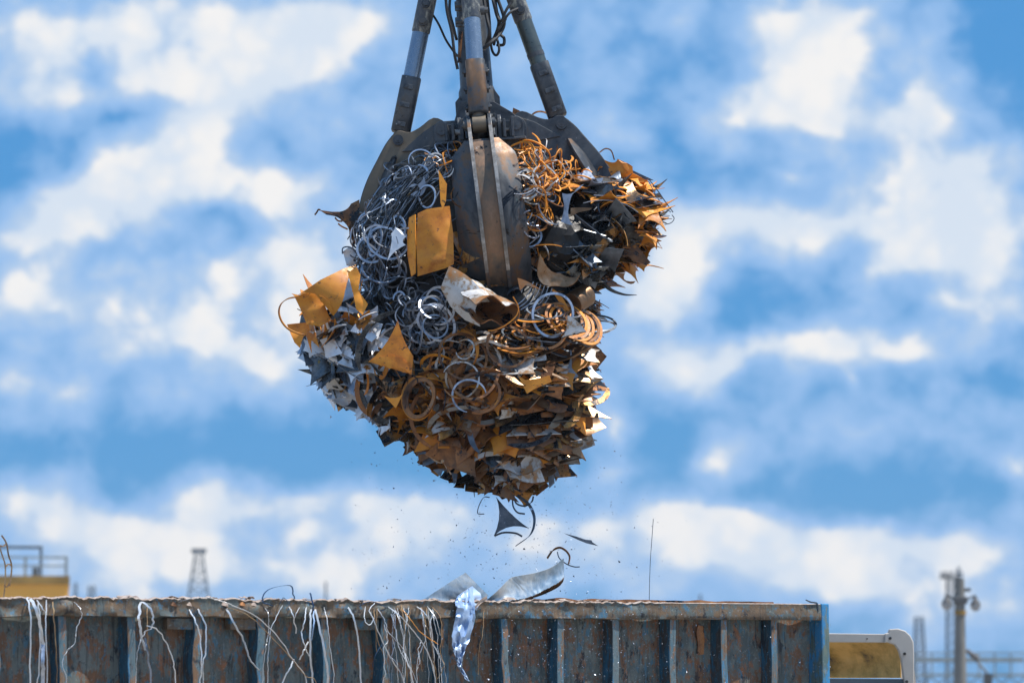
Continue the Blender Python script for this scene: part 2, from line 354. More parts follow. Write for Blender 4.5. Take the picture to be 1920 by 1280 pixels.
M['cab_inner'] = metal('cab_inner', [(.12,.085,.05),(.50,.30,.08),(.76,.47,.15),(.84,.55,.20)], (.5,.7), 0, 1.6, bump=.1, vary=0, stops=[.40,.46,.54,.66])
M['black_bolt'] = plain('black_bolt', (.04,.04,.04), .5)
M['sign_yellow'] = plain('sign_yellow', (.55,.42,.08), .6)

# ------------------------------------------------------------------ ground
gm = bpy.data.materials.new('ground_dirt'); gm.use_nodes = True
t = NT(gm.node_tree); go = t.node('ShaderNodeOutputMaterial'); gb = t.node('ShaderNodeBsdfPrincipled', {'Roughness': .95}); t.l.new(gb.outputs[0], go.inputs[0])
tc = t.node('ShaderNodeTexCoord'); gn = t.noise(tc.outputs['Object'], .35, 8, .7)
t.l.new(t.ramp(gn, [(.35, (.17,.14,.11)), (.5, (.25,.22,.18)), (.65, (.33,.30,.26))]), gb.inputs['Base Color'])
bm = bmesh.new()
N = 40
grid = [[bm.verts.new((-4500 + 9000 * i / N, -4500 + 9000 * j / N, 0)) for i in range(N + 1)] for j in range(N + 1)]
for j in range(N):
    for i in range(N): bm.faces.new((grid[j][i], grid[j][i+1], grid[j+1][i+1], grid[j+1][i]))
tag(fin('ground', bm, gm), kind='structure')

# ------------------------------------------------------------------ container (tipper body) standing askew to the camera
TH = R(36)
def wall_pt(px, py, off=0.0):
    """point on the near wall plane (moved towards the camera by off)"""
    n = Vector((math.sin(TH), -math.cos(TH), 0)); q = Vector((0, -1.5, 0)) + n * off
    d = ray(px, py); return CAM + d * ((q - CAM).dot(n) / d.dot(n))
c_r = wall_pt(1551, 1134); c_l = wall_pt(0, 1121)
along = (c_l - c_r).normalized()                       # from the right end towards the left
inward = Vector((-math.sin(TH), math.cos(TH), 0))
upc = inward.cross(along); upc = upc if upc.z > 0 else -upc
CM = Matrix((( along.x, inward.x, upc.x, c_r.x), (along.y, inward.y, upc.y, c_r.y), (along.z, inward.z, upc.z, c_r.z), (0,0,0,1)))
# container local: x = distance from the right end, y = inward, z = above the rim (0 = rim)
cont = bpy.data.objects.new('scrap_container', None); col.objects.link(cont); cont.matrix_world = CM
tag(cont, 'long battered blue steel container with torn rusty top edge and vertical ribs', 'container')
CI = CM.inverted()
def sx(px): return (CI @ wall_pt(px, 1150)).x
L = sx(-260); H = 1.55; W = 2.45
# side wall as a dented sheet
bm = bmesh.new(); nx, nz = 260, 24
ribs_px = [-8, 120, 247, 370, 490, 611, 724, 835, 947, 1051.5, 1154.5, 1261.5, 1358.5, 1452]
ribs = [sx(p) for p in ribs_px] + [sx(-135)]
vv = []
for j in range(nz + 1):
    row = []
    for i in range(nx + 1):
        x = .02 + (L - .04) * i / nx; z = -.06 - (H - .06) * j / nz
        near = min(abs(x - r) for r in ribs)
        dent = (noise.noise(Vector((x * 2.1, z * 1.6, 3))) * .05 + noise.noise(Vector((x * 6, z * 5, 7))) * .012) * min(1, near / .12)
        row.append(bm.verts.new((x, .135 + dent, z)))
    vv.append(row)
for j in range(nz):
    for i in range(nx): bm.faces.new((vv[j][i], vv[j][i+1], vv[j+1][i+1], vv[j+1][i]))
thicken(bm, .006)
fin('side_panel', bm, M['panel'], cont, True)
for nm, y0, y1, x0, x1 in (('far_panel', W, W + .05, .0, L),):
    bm = bmesh.new(); box(bm, x0, x1, y0, y1, -H, -.04); fin(nm, bm, M['panel'], cont, bevel=.004)
bm = bmesh.new(); box(bm, .002, .05, .16, W, -H, -.03); fin('end_panel', bm, M['panel'], cont, bevel=.004)
bm = bmesh.new(); box(bm, L - .05, L, .16, W, -H, -.03); fin('end_panel', bm, M['panel'], cont, bevel=.004)
bm = bmesh.new(); box(bm, .05, L - .05, .12, W, -H - .05, -H); fin('floor_plate', bm, M['core_dark'], cont)
bm = bmesh.new(); box(bm, .3, L, .5, .7, -H - .35, -H - .05); box(bm, .3, L, 1.7, 1.9, -H - .35, -H - .05); fin('chassis_beam', bm, M['core_dark'], cont)
for i, r in enumerate(sorted(ribs)):
    bm = bmesh.new(); w2 = .030
    n = 14; prev = None
    sway = [noise.noise(Vector((i * 3.3, k * .5, 1))) * .012 * (1 + (r > 2.6)) for k in range(n + 1)]
    for k in range(n + 1):
        z = -.108 - (H - .108) * k / n; s = sway[k]
        ring = [bm.verts.new((r - w2 + s, .128, z)), bm.verts.new((r + w2 + s, .128, z)), bm.verts.new((r + w2 + s, 0.004, z)), bm.verts.new((r - w2 + s, 0.004, z))]
        if prev:
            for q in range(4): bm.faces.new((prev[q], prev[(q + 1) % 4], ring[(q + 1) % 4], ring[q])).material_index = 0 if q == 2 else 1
        else: bm.faces.new(ring)
        prev = ring
    bm.faces.new(list(reversed(prev)))
    bmesh.ops.recalc_face_normals(bm, faces=bm.faces[:])
    fin('rib', bm, [M['rib'], M['rib_flank_shade']], cont, bevel=.006)
# right end post and its inner return
bm = bmesh.new(); box(bm, 0.0, .075, -.022, .16, -H, 0.012); fin('end_post', bm, M['post'], cont, bevel=.008)
# gusset blocks under the rail
for p in (340, 458, 690):
    x = sx(p); bm = bmesh.new(); box(bm, x - .10, x + .10, .012, .09, -.195, -.118); fin('gusset', bm, M['rail'], cont, bevel=.006)
# top rail: hollow section, straight at the right and torn and wavy to the left
def rail_mesh():
    bm = bmesh.new(); n = 620; rings = []
    for i in range(n + 1):
        x = .078 + (L - .08) * i / n
        a = min(1, max(0, (x - 1.35) / .6)) # damage grows left
        def nz_(f, s): return noise.noise(Vector((x * f, s, 0)))
        top = a * (.018 * nz_(2.3, 1) + .014 * nz_(7, 2) + .012 * nz_(22, 3) + .006 * nz_(60, 8)) + .002 * nz_(40, 9)
        if 3.6 < x < 5.4: top -= .010 * a * abs(nz_(9, 21)) * 2
        outp = a * (.020 * nz_(3, 4) + .015 * nz_(9, 5)) + .003 * nz_(15, 6)
        low = a * (.014 * nz_(2.8, 10) + .006 * nz_(9, 11)) + .002 * nz_(12, 5)
        mid = a * .028 * nz_(5, 12)
        prof = [(.10, -.110 + low), (-.012 + outp * .5, -.114 + low), (-.020 + outp * .5, -.108 + low), (-.022 + mid, -.08), (-.020 + mid, -.045), (-.016 + outp, -.010 + top),
                (-.018 + outp - .006 * a, top + .004), (-.004 + outp, top + .010 + .004 * a), (.045, top * .7 + .006 + a * .012 * nz_(30, 14)), (.10, .004 + a * .020 * nz_(12, 13)), (.105, -.02)]
        rings.append([bm.verts.new((x, p, q)) for p, q in prof])
    m = len(rings[0])
    for a_, b_ in zip(rings, rings[1:]):
        for k in range(m):
            f = bm.faces.new((a_[k], a_[(k + 1) % m], b_[(k + 1) % m], b_[k]))
            f.material_index = 1 if 6 <= k <= 7 else 0
    bm.faces.new(rings[0]); bm.faces.new(list(reversed(rings[-1])))
    bmesh.ops.recalc_face_normals(bm, faces=bm.faces[:])
    return bm
fin('top_rail', rail_mesh(), [M['rail'], M['torn_edge']], cont, True, ang=50)
# ragged tongues of torn metal along the rim
bm = bmesh.new(); rr = random.Random(3)
for k in range(42):
    x = rr.uniform(1.6, L - .2); ln = rr.uniform(.04, .16); z = .006 + rr.uniform(-.004, .012)
    pts = [(x + ln * q / 4, -.012 + rr.uniform(-.012, .02) + .05 * rr.random() * (q in (1, 2, 3)), z + rr.uniform(-.004, .010) * (q in (1, 2, 3))) for q in range(5)]
    ribbon(bm, pts, [.01, .03, .045, .03, .008], .003, Vector((0, 1, .4 * rr.uniform(-1, 1))))
fin('torn_edge', bm, M['torn_edge'], cont)
# rusted-through patch and far inner rim strip
bm = bmesh.new()
pts = [(sx(1325) - .0, .02), ]
x = sx(1333); prism(bm, [(x - .025, -.16), (x + .03, -.15), (x + .045, -.20), (x + .03, -.30), (x + .04, -.37), (x - .02, -.365), (x - .03, -.25)], .115, .124)
fin('rust_patch', bm, M['rust_brown'], cont)
bm = bmesh.new()
n = 90
for k in range(1):
    pts = [(sx(1470) + (sx(975) - sx(1470)) * i / n, .12 + .01 * noise.noise(Vector((i * .3, 0, 2))), .006 + .012 * noise.noise(Vector((i * .17, 4, 2))) + .012 * (i / n)) for i in range(n + 1)]
    ribbon(bm, pts, .035, .012, Vector((0, .3, 1)))
fin('inner_lip', bm, M['rust_brown'], cont)

# hook of bent metal by the end post
def ribbon_thing(name, pts, w, mat, label, cat, group=None, t=.0025, wd=Vector((1, 0, .25)), k=6, tube_r=None):
    sp = smooth_path(pts, k); o0 = sp[0].copy(); bm = bmesh.new()
    sp = [p - o0 for p in sp]
    if tube_r: tube(bm, sp, tube_r, 6)
    else: ribbon(bm, sp, w, t, wd)
    o = fin(name, bm, mat, None, True, loc=o0, ang=50)
    return tag(o, label, cat, group)
ribbon_thing('bent_lug', [wall_pt(1511, 1124, .03), wall_pt(1520, 1128, .03), wall_pt(1532, 1131, .02), wall_pt(1534, 1145, .02)], [.016 - .010 * i / 18 for i in range(19)][::-1], M['steel_dark'],
             'dark bent lug of metal sticking up beside the container end post', 'metal lug', t=.008, wd=Vector((0, .3, 1)))

# ------------------------------------------------------------------ straps and wires hanging over the container wall
def strap(pts, w, mat, label, name='metal_strap', twist=0, off=.03, group='metal straps hanging over the container wall'):
    rr = random.Random(int(pts[0][0] * 7 + pts[-1][1]))
    P3 = []
    for i, (a, b) in enumerate(pts):
        P3.append(wall_pt(a, b, off + .03 + .02 * rr.random() + (.03 if 0 < i < len(pts) - 1 else 0)))
    if pts[0][1] > 1120 and pts[0][1] < 1150:      # starts on the rim: lead it back over the edge
        P3[0] = wall_pt(*pts[0], .02)
        P3.insert(0, wall_pt(pts[0][0], pts[0][1] + 1, -.10))
    if pts[-1][1] >= 1279:                          # runs on below the frame
        e = P3[-1].copy(); P3.append(e + Vector((rr.uniform(-.05, .05), 0, -rr.uniform(.15, .5))))
    sp = smooth_path(P3, 7); n = len(sp); wds = []
    for i in range(2, n):
        sp[i] = sp[i] + Vector((noise.noise(Vector((i * .45, pts[0][0], 1))), noise.noise(Vector((i * .5, pts[0][0], 7))), 0)) * .009
    for i in range(n):
        a = twist * i / n * math.pi + rr.uniform(-.05, .05)
        wds.append(Vector((math.cos(a), -math.sin(a) * .6, .15)))
    o0 = sp[0].copy(); bm = bmesh.new(); s = 1 / 250
    if w < 2.5: tube(bm, [p - o0 for p in sp], w * s * .30, 6)
    else: ribbon(bm, [p - o0 for p in sp], w * s * .6, .0022, wds)
    o = fin(name, bm, mat, None, True, loc=o0, ang=50)
    return tag(o, label, 'strap' if name == 'metal_strap' else 'wire', group)
SW, SB, SR_, SO = M['strap_white'], M['strap_blue'], M['strap_rust'], M['strap_orange']
strap([(51,1121),(57,1155),(57,1280)], 4, SW, 'narrow pale strap hanging straight, first from the left end of the wall')
strap([(57,1122),(67,1140),(75,1170),(81,1209)], 8, SW, 'wide shiny strap slanting down beside the first narrow strap', twist=.2)
strap([(81,1205),(80,1240),(80,1280)], 10, M['steel_grey'], 'wide grey strap hanging below the slanting shiny strap at far left')
strap([(71,1127),(75,1160),(74,1230),(70,1280)], 3, SW, 'thin strap half hidden behind the wide slanting strap at far left', off=.01)
strap([(87,1125),(86,1180),(88,1280)], 3, SW, 'thin bright strap right of the wide slanting strap at far left')
strap([(69,1124),(80,1140),(87,1152)], 3, SW, 'short curled strap end over the rim between the far left straps')
strap([(99,1127),(101,1155),(105,1217),(107,1280)], 3, SR_, 'dull brownish strap in front of the dark recess at far left')
strap([(139,1128),(150,1140),(153,1155),(144,1175),(142,1192),(139,1207),(125,1220),(117,1245),(125,1280)], 2.1, SW, 'thin crooked wire kinking down over the second wall panel')
strap([(263,1127),(261,1155),(264,1187),(273,1218)], 7, SW, 'broad pale strap hanging left of the big looped strap', twist=.3)
strap([(266,1127),(282,1140),(287,1160),(284,1177),(272,1184),(260,1210),(256,1240),(255,1280)], 5, SW, 'looped white strap curling round on the third rib', twist=.6)
strap([(275,1172),(295,1180),(312,1205),(325,1240),(329,1280)], 3, SW, 'thin arching strap falling right from the big looped strap', off=.06)
strap([(272,1195),(276,1220),(283,1280)], 5, M['steel_grey'], 'grey strap tail hanging inside the looped white strap')
strap([(276,1130),(276,1175),(279,1215)], 2.2, SR_, 'thin tan strap hanging through the loop on the third rib')
strap([(355,1142),(367,1165),(375,1192),(378,1242),(376,1280)], 3.5, SW, 'left one of two white straps side by side on the fourth rib')
strap([(370,1141),(385,1170),(386,1217),(380,1245),(381,1280)], 4, SW, 'right one of two white straps side by side on the fourth rib', twist=.3)
strap([(425,1140),(440,1170),(457,1200),(467,1232),(485,1256)], 5, SW, 'strap slanting down to a loose end over the recess by the fifth rib', twist=.4)
strap([(335,1128),(360,1121),(385,1119),(420,1128),(440,1136),(480,1155),(520,1192),(550,1237),(575,1280)], 2.6, SW, 'long wire arching above the rim then slanting down the wall', 'steel_wire', off=.05)
strap([(425,1138),(460,1150),(490,1174),(550,1238),(572,1266),(595,1285)], 2.1, SR_, 'long rusty wire slanting just below the long arching wire', 'steel_wire', off=.06)
strap([(496,1139),(503,1150),(504,1176),(501,1199),(497,1220),(492,1280)], 2.1, SW, 'thin wire hanging beside the fifth rib', 'steel_wire')
strap([(529,1135),(516,1161),(507,1182),(503,1230),(502,1280)], 2.1, SW, 'thin wire slanting left from the rim below the dark blue loop', 'steel_wire')
strap([(542,1137),(550,1154),(556,1187)], 3, SW, 'short strap ending in a point below the dark blue loop')
strap([(562,1138),(555,1150),(551,1163)], 2.1, SW, 'very short wire end on the rim between the pointed and curved straps', 'steel_wire')
strap([(574,1137),(572,1160),(566,1184),(571,1210),(580,1229)], 3, SW, 'curved strap bulging left beside the brightest straight strap')
strap([(583,1140),(582,1172),(582,1229),(587,1280)], 5, SW, 'brightest straight strap under the upright dark blue strip')
strap([(591,1142),(600,1180),(610,1229),(615,1280)], 5.5, SW, 'straight strap slanting right of the brightest one', twist=.1)
strap([(588,1143),(588,1172),(584,1200)], 4, M['foil'], 'short bluish strap between the two brightest straps')
strap([(608,1139),(614,1169),(621,1229),(626,1280)], 2.1, SW, 'thin straight wire on the sixth rib', 'steel_wire')
strap([(653,1137),(664,1161),(672,1202),(677,1280)], 4.5, SW, 'lone pale blue strap widening downwards on the panel right of the sixth rib', twist=.25)
strap([(578,1202),(570,1218),(562,1236)], 4, SW, 'short broad strap slanting left behind the brightest straps', off=.01)
strap([(551,1235),(543,1253),(530,1280)], 4, SW, 'pale strap slanting down left at the bottom of the wall below the wires')
strap([(685,1137),(683,1159),(692,1171),(700,1159),(692,1144),(702,1130)], 2.4, SW, 'wire bent into a diamond loop at the rim', 'steel_wire')
strap([(692,1144),(702,1165),(719,1206),(737,1240),(758,1280)], 3, SW, 'strap slanting right from the diamond loop of wire')
strap([(709,1141),(722,1165),(728,1184),(752,1210),(760,1229),(775,1280)], 3, SW, 'twisted strap in the middle of the wire bunch on the seventh rib', twist=1)
strap([(700,1140),(704,1170),(706,1224)], 2.1, SR_, 'short tan wire hanging left in the bunch on the seventh rib', 'steel_wire')
strap([(728,1137),(752,1156),(779,1187),(803,1225),(816,1280)], 3, SW, 'long strap bowing right across the panel past the orange wire', off=.06)
strap([(754,1142),(767,1157),(786,1182),(809,1199),(822,1207)], 2.2, SO, 'single bright orange wire slanting over the rim', 'orange_wire', off=.07)
strap([(752,1135),(758,1172),(760,1229),(764,1280)], 2.5, SR_, 'brownish straight strap left of the orange wire')
strap([(782,1137),(796,1148),(807,1169),(812,1210),(816,1280)], 2.5, SW, 'thin strap curving down under the left galvanised sheet')
strap([(790,1139),(797,1165),(797,1200),(790,1245),(792,1258)], 2.1, SR_, 'thin hooked wire right of the orange wire', 'steel_wire')
strap([(802,1137),(818,1160),(825,1190)], 2.2, SW, 'short thin wire just left of the tall brown looping wire', 'steel_wire')
strap([(809,1137),(825,1156),(828,1195),(825,1218),(832,1247),(820,1272)], 2.4, SR_, 'tall brown looping wire beside the crumpled blue sheet', 'steel_wire')
strap([(720,1170),(727,1200),(719,1215),(722,1262),(718,1285)], 2.1, SW, 'thin crooked wire hanging down the face of the seventh rib', 'steel_wire')
strap([(733,1150),(742,1180),(748,1215),(765,1245),(772,1285)], 2.4, SW, 'thin strap crossing the brownish strap low on the panel')
strap([(741,1143),(752,1172),(758,1200),(766,1240),(782,1285)], 2.1, SW, 'thin wire running down to the right of the twisted strap', 'steel_wire')
strap([(790,1200),(784,1220),(787,1240),(780,1258)], 3, SW, 'crinkled white scrap of strap low in the wire bunch', twist=2)
strap([(718,1205),(705,1225),(698,1250)], 2.2, SB, 'dark wire bent left in the shadowed recess by the seventh rib', 'steel_wire')
strap([(729,1228),(745,1245),(755,1285)], 2.2, M['steel_grey'], 'grey wire low down right of the seventh rib', 'steel_wire')
strap([(511,1135),(492,1126),(503,1105),(543,1097),(550,1114),(554,1132)], 3.6, SB, 'dark blue strap standing up in a crooked loop above the rim', off=-.05)
strap([(588,1146),(586,1130),(582,1111)], 4.5, SB, 'short dark blue strip standing upright above the rim', off=-.03)
strap([(524,1133),(531,1120),(540,1128),(543,1134)], 2.1, SB, 'small tangle of dark wire on the rim under the blue loop', 'steel_wire', off=0)
strap([(674,1137),(685,1129),(702,1128),(726,1139)], 2.1, SB, 'low arch of dark wire on the rim above the diamond loop', 'steel_wire', off=-.02)
strap([(906,1142),(906,1179),(898,1220),(897,1264)], 1.5, SR_, 'hair-thin rusty wire just right of the crumpled blue sheet', 'steel_wire')
rr_ = random.Random(12)
for k in range(16):
    x0 = rr_.uniform(695, 812); d0 = rr_.uniform(-12, 45); b0_ = rr_.uniform(-14, 14)
    strap([(x0, 1139), (x0 + d0 * .2 + b0_ * .5, 1160), (x0 + d0 * .5 + b0_, 1195 + rr_.uniform(-8, 8)), (x0 + d0 * .8, 1236), (x0 + d0, rr_.choice((1262, 1280, 1280)))], rr_.uniform(1.2, 2.3), rr_.choice((SW, SW, M['steel_grey'], SR_)),
          'thin wire in the dense bunch hanging over the rim around the seventh rib', 'steel_wire', off=rr_.uniform(.0, .05), group='thin wires in the dense bunch')
# wire ladder standing up at the far left, thin upright wire to the right of the falling scrap
o = ribbon_thing('barbed_strip', [wall_pt(x, y, -.02) for x, y in ((6,1126),(9,1100),(10,1062),(4,1040),(-2,1022))], .009, M['strap_rust'], 'twisted double strip of punched metal standing up at the far left of the rim', 'metal strip', k=5)
for pts in (((18,1098),(22,1062),(16,1040),(12,1018),(3,1003)), ((-2,1022),(6,1024),(12,1018)), ((10,1062),(16,1057),(22,1060)), ((8,1096),(13,1100),(18,1090))):
    sp = smooth_path([wall_pt(x, y, -.02) - o.location for x, y in pts], 4); bm = bmesh.new(); ribbon(bm, sp, .010, .003, Vector((1, 0, .25)))
    fin('strip_link', bm, M['strap_rust'], o)
ribbon_thing('steel_wire', [wall_pt(1217, 1140, -.5), wall_pt(1219, 1060, -.5), wall_pt(1223, 1000, -.5), wall_pt(1225, 972, -.5)], .004, M['steel_dark'],
             'single hair-thin wire standing upright above the rim against the sky', 'wire', tube_r=.0026)

# sheet between two curves, crumpled
def loft(name, left, right, mat, label, cat, nv=28, nu=8, crumple=.01, t=.0025, depth=0, seed=0, off=.06, at=None, bulge=0.0, edge=0, ang=28):
    at = at or (lambda a, b, q: wall_pt(a, b, q))
    Lp = smooth_path([at(a, b, off + (c[0] if c else 0)) for a, b, *c in left], 6); Rp = smooth_path([at(a, b, off + (c[0] if c else 0)) for a, b, *c in right], 6)
    def samp(pl, t_):
        q = t_ * (len(pl) - 1); i = min(int(q), len(pl) - 2); return pl[i].lerp(pl[i + 1], q - i)
    o0 = Lp[0].copy(); bm = bmesh.new(); g = []
    for j in range(nv + 1):
        a, b = samp(Lp, j / nv), samp(Rp, j / nv); row = []
        for i in range(nu + 1):
            q = a.lerp(b, i / nu)
            q.y += -bulge * math.sin(math.pi * i / nu) + crumple * 2 * noise.noise(Vector((i * .55 + seed, j * .35, seed))) + crumple * abs(noise.noise(Vector((i * .9, j * .8 + seed, 5))))
            q.x += crumple * .4 * noise.noise(Vector((i, j * .9, seed + 9)))
            if edge and i == nu: q.z -= edge * (j % 2)
            row.append(bm.verts.new(q - o0))
        g.append(row)
    for j in range(nv):
        for i in range(nu): bm.faces.new((g[j][i], g[j][i+1], g[j+1][i+1], g[j+1][i]))
    thicken(bm, t)
    return tag(fin(name, bm, mat, None, True, loc=o0, ang=ang), label, cat)
foil_sheet = loft('crumpled_sheet', [(859,1117,-.05),(857,1137),(852,1165),(847,1195),(850,1218),(855,1236),(861,1254),(876,1276)], [(886,1098,-.12),(891,1142),(887,1174),(877,1206),(870,1225),(866,1243),(868,1252),(880,1276)],
     M['foil'], 'crumpled shiny light blue sheet hanging over the container rim', 'metal sheet', nv=34, nu=8, crumple=.030, seed=3, ang=50)
fl = loft('fold', [(857,1117,-.02),(853,1128,-.02),(856,1140,0)], [(885,1098,-.14),(903,1119,-.10),(893,1143,-.02)], M['foil'], None, None, nv=12, nu=6, crumple=.02, seed=6, ang=50)
fl.location = fl.location - foil_sheet.location; fl.parent = foil_sheet
loft('galvanised_sheet', [(774,1136,-.1),(810,1113,-.1),(845,1090,-.1),(873,1073,-.1)], [(855,1142,-.05),(875,1135,-.12),(895,1128,-.1),(916,1116,-.1)], M['galv_blue'],
     'flat bluish galvanised sheet leaning up behind the crumpled blue sheet', 'metal sheet', crumple=.004, seed=5, off=0)
loft('curved_sheet', [(911,1126,-.1),(935,1105),(955,1085),(967,1080),(1006,1073),(1036,1062),(1057,1046)], [(908,1136,-.1),(946,1126),(981,1121),(1000,1115),(1015,1108),(1045,1092),(1058,1082)], M['galv_blue'],
     'long curved galvanised sheet curling up above the rim', 'metal sheet', nv=60, crumple=.003, seed=9, off=-.05, bulge=-.02, edge=.006)
loft('folded_flap', [(891,1141),(903,1130),(914,1122)], [(889,1138),(900,1124),(912,1117)], M['torn_edge'], 'small cream folded flap between the crumpled and curved sheets', 'metal flap', nv=6, nu=3, crumple=.004, off=.05)
loft('serrated_underside', [(946,1127),(981,1122),(1000,1116),(1015,1109),(1045,1093),(1058,1082)], [(955,1127,-.1),(985,1124,-.1),(1008,1118,-.1),(1026,1111,-.1),(1047,1100,-.1),(1056,1090,-.1)], M['rust_mixed'],
     'dark ribbed strip lying under the long curved galvanised sheet', 'metal strip', nv=40, nu=3, crumple=.004, off=-.05)
rr = random.Random(5)
ribbon_thing('bent_scrap_strip', [wall_pt(984, 1131, .0), wall_pt(996, 1128, -.03), wall_pt(1010, 1131, 0), wall_pt(1022, 1136, .0)], [.012 + .02 * math.sin(math.pi * i / 18) for i in range(19)], M['rust_mixed'], 'dark rusty strip lying on the rim under the curved sheet', 'metal strip', t=.01, wd=Vector((0, .4, 1)))
for (px_, col_, lb) in ((322, 'rust_brown', 'curled rusty flake on the rim right of the looped strap'), (352, 'torn_edge', 'pale bent flake on the rim above the paired straps'), (418, 'torn_edge', 'pale twisted flake on the rim beside the arching wire'), (452, 'rust_brown', 'brown folded flake on the rim over the fifth rib'), (473, 'torn_edge', 'peach coloured flake on the rim left of the dark blue loop')):
    ribbon_thing('rim_flake', [wall_pt(px_ - 12, 1135, -.02), wall_pt(px_ - 5, 1129, .0), wall_pt(px_ + 3, 1131, .02), wall_pt(px_ + 13, 1136, .0)], [.01 + .028 * math.sin(math.pi * i / 18) for i in range(19)], M[col_], lb, 'metal flake', 'torn flakes on the container rim', t=.006, wd=Vector((0, .5, 1)))

# ------------------------------------------------------------------ the grab
GX, GZ = P(900, 255, 0).x, P(900, 255, 0).z
grab = empty('scrap_grab', (GX, 0, GZ), 'dark steel orange-peel grab hanging with a load of scrap', 'crane grab', rot=(0, R(-4), 0))
def RZ(a): return Matrix.Rotation(a, 4, 'Z')
tines = []                                  # local tine frame: +x outward, z up
def smooth2(pts, k=5):
    return [(v.x, v.z) for v in smooth_path([Vector((a, 0, b)) for a, b in pts], k)]
OUT = [(.665,.035),(.72,-.03),(.79,-.14),(.88,-.29),(.945,-.45),(.975,-.62),(.965,-.80),(.92,-.97),(.84,-1.12),(.74,-1.24)]
INN = [(.64,-1.20),(.64,-1.0),(.62,-.8),(.56,-.6),(.47,-.42),(.37,-.28),(.27,-.18),(.23,-.10)]
TOP = [(.22,.00),(.25,.10),(.34,.15),(.45,.085),(.53,.055),(.60,.075),(.645,.065)]
for ti, (az, open_) in enumerate(((-90, -2), (0, 5), (180, -1), (90, 0))):
    az = az + 0
    Mt = RZ(R(az)) @ Matrix.Translation((.28, 0, .02)) @ Matrix.Rotation(R(open_) * -1, 4, 'Y') @ Matrix.Translation((-.28, 0, -.02)) @ (Matrix.Rotation(R(3), 4, 'X') if ti == 0 else Matrix.Identity(4))
    poly = smooth2(TOP, 3) + smooth2(OUT, 4) + smooth2(INN, 4)
    bm = bmesh.new()
    for s in (-1, 1): prism(bm, poly, s * .078 - .014, s * .078 + .014, 'y', 0, Mt)
    bmesh.ops.recalc_face_normals(bm, faces=bm.faces[:])
    tn = fin('tine', bm, M['grab_brown'] if ti == 2 else (M['grab_steel'] if ti != 0 else M['tine_worn']), grab, bevel=.004)
    # web between the two side plates
    bm = bmesh.new()
    path = [(a - .055, b) for a, b in smooth2(OUT[2:], 4)]
    prev = None
    for (a, b) in path:
        row = [bm.verts.new(Mt @ Vector((a, s * .0635, b))) for s in (-1, 1)] + [bm.verts.new(Mt @ Vector((a - .02, s * .0635, b))) for s in (1, -1)]
        if prev:
            for q in range(4): bm.faces.new((prev[q], prev[(q+1) % 4], row[(q+1) % 4], row[q]))
        prev = row
    bmesh.ops.recalc_face_normals(bm, faces=bm.faces[:])
    fin('web', bm, M['tine_channel'], tn, True)
    # blade (shell): wings either side of the plates
    bm = bmesh.new()
    cen = [(.68,-.13),(.71,-.18),(.74,-.23),(.77,-.29),(.845,-.48),(.87,-.62),(.86,-.79),(.815,-.95),(.745,-1.10),(.65,-1.22),(.54,-1.30)]
    wid = [.12,.165,.21,.236,.243,.246,.248,.248,.244,.23,.18]
    cp = smooth2(cen, 5); wp = [v.z for v in smooth_path([Vector((0, 0, w_)) for w_ in wid], 5)]
    nu = 12; g = []
    for (a, b), w_ in zip(cp, wp):
        row = []
        for i in range(nu + 1):
            q = -1 + 2 * i / nu; row.append(bm.verts.new(Mt @ Vector((a - .10 * q * q * (w_ / .27), q * w_, b))))
        g.append(row)
    for r0, r1 in zip(g, g[1:]):
        for i in range(nu): bm.faces.new((r0[i], r0[i+1], r1[i+1], r1[i]))
    thicken(bm, .022)
    fin('blade', bm, M['tine_worn'], tn, True, bevel=.003)
    # bright edge strips on the two plates: sunlit highlight put into the colour
    bm = bmesh.new()
    for s in (-1, 1):
        ep = [Mt @ Vector((a + .0015, s * .078, b)) for a, b in smooth2(OUT[(1 if ti == 0 else 0):-1], 4)]
        ribbon(bm, ep, .027, .006, Mt.to_3x3() @ Vector((0, 1, 0)))
    fin('edge_highlight', bm, M['bright_edge'] if ti in (0, 1) else M['grab_steel'], tn)
    # pins with heads
    for (a, b, r_) in ((.28, .02, .042), (.62, .0, .040)):
        bm = bmesh.new()
        tube(bm, [Mt @ Vector((a, s, b)) for s in (-.118, .118)], r_, 20)
        tube(bm, [Mt @ Vector((a, s, b)) for s in (-.128, .128)], r_ * .62, 6)
        tube(bm, [Mt @ Vector((a, s, b)) for s in (-.134, .134)], r_ * .2, 8)
        fin('pivot_pin', bm, M['grab_steel'], tn, True)
    # triangular stiffener where plate meets hub
    for s in (-1, 1):
        bm = bmesh.new(); prism(bm, [(.30,.11),(.42,.05),(.60,-.09),(.36,-.10),(.29,-.08)], s * .102 - .008, s * .102 + .008, 'y', 0, Mt)
        bmesh.ops.recalc_face_normals(bm, faces=bm.faces[:])
        fin('stiffener', bm, M['grab_steel'], tn, bevel=.003)
    # cylinder: rod eye, guard sleeve, tube, worn upper barrel
    lo = Mt @ Vector((.62, 0, .0)); hi = RZ(R(az)) @ Vector((.115, 0, 1.86))
    d = (hi - lo).normalized(); ln = (hi - lo).length
    side = (RZ(R(az)) @ Vector((0, 1, 0))).normalized(); fr = d.cross(side).normalized()
    cyl = fin('hydraulic_ram', (lambda b_: (tube(b_, [lo + d * .36, lo + d * .86], .064, 28), b_)[1])(bmesh.new()), M['chrome_grey'] if ti == 1 else M['ram_paint'], grab, True)
    bm = bmesh.new(); tube(bm, [lo - side * .05, lo + side * .05], .066, 24); tube(bm, [lo, lo + d * .1], .045, 16); fin('rod_eye', bm, M['grab_brown'], cyl, True)
    # guard sleeve: open-fronted channel with rounded corners
    bm = bmesh.new(); rings = []
    sec = []
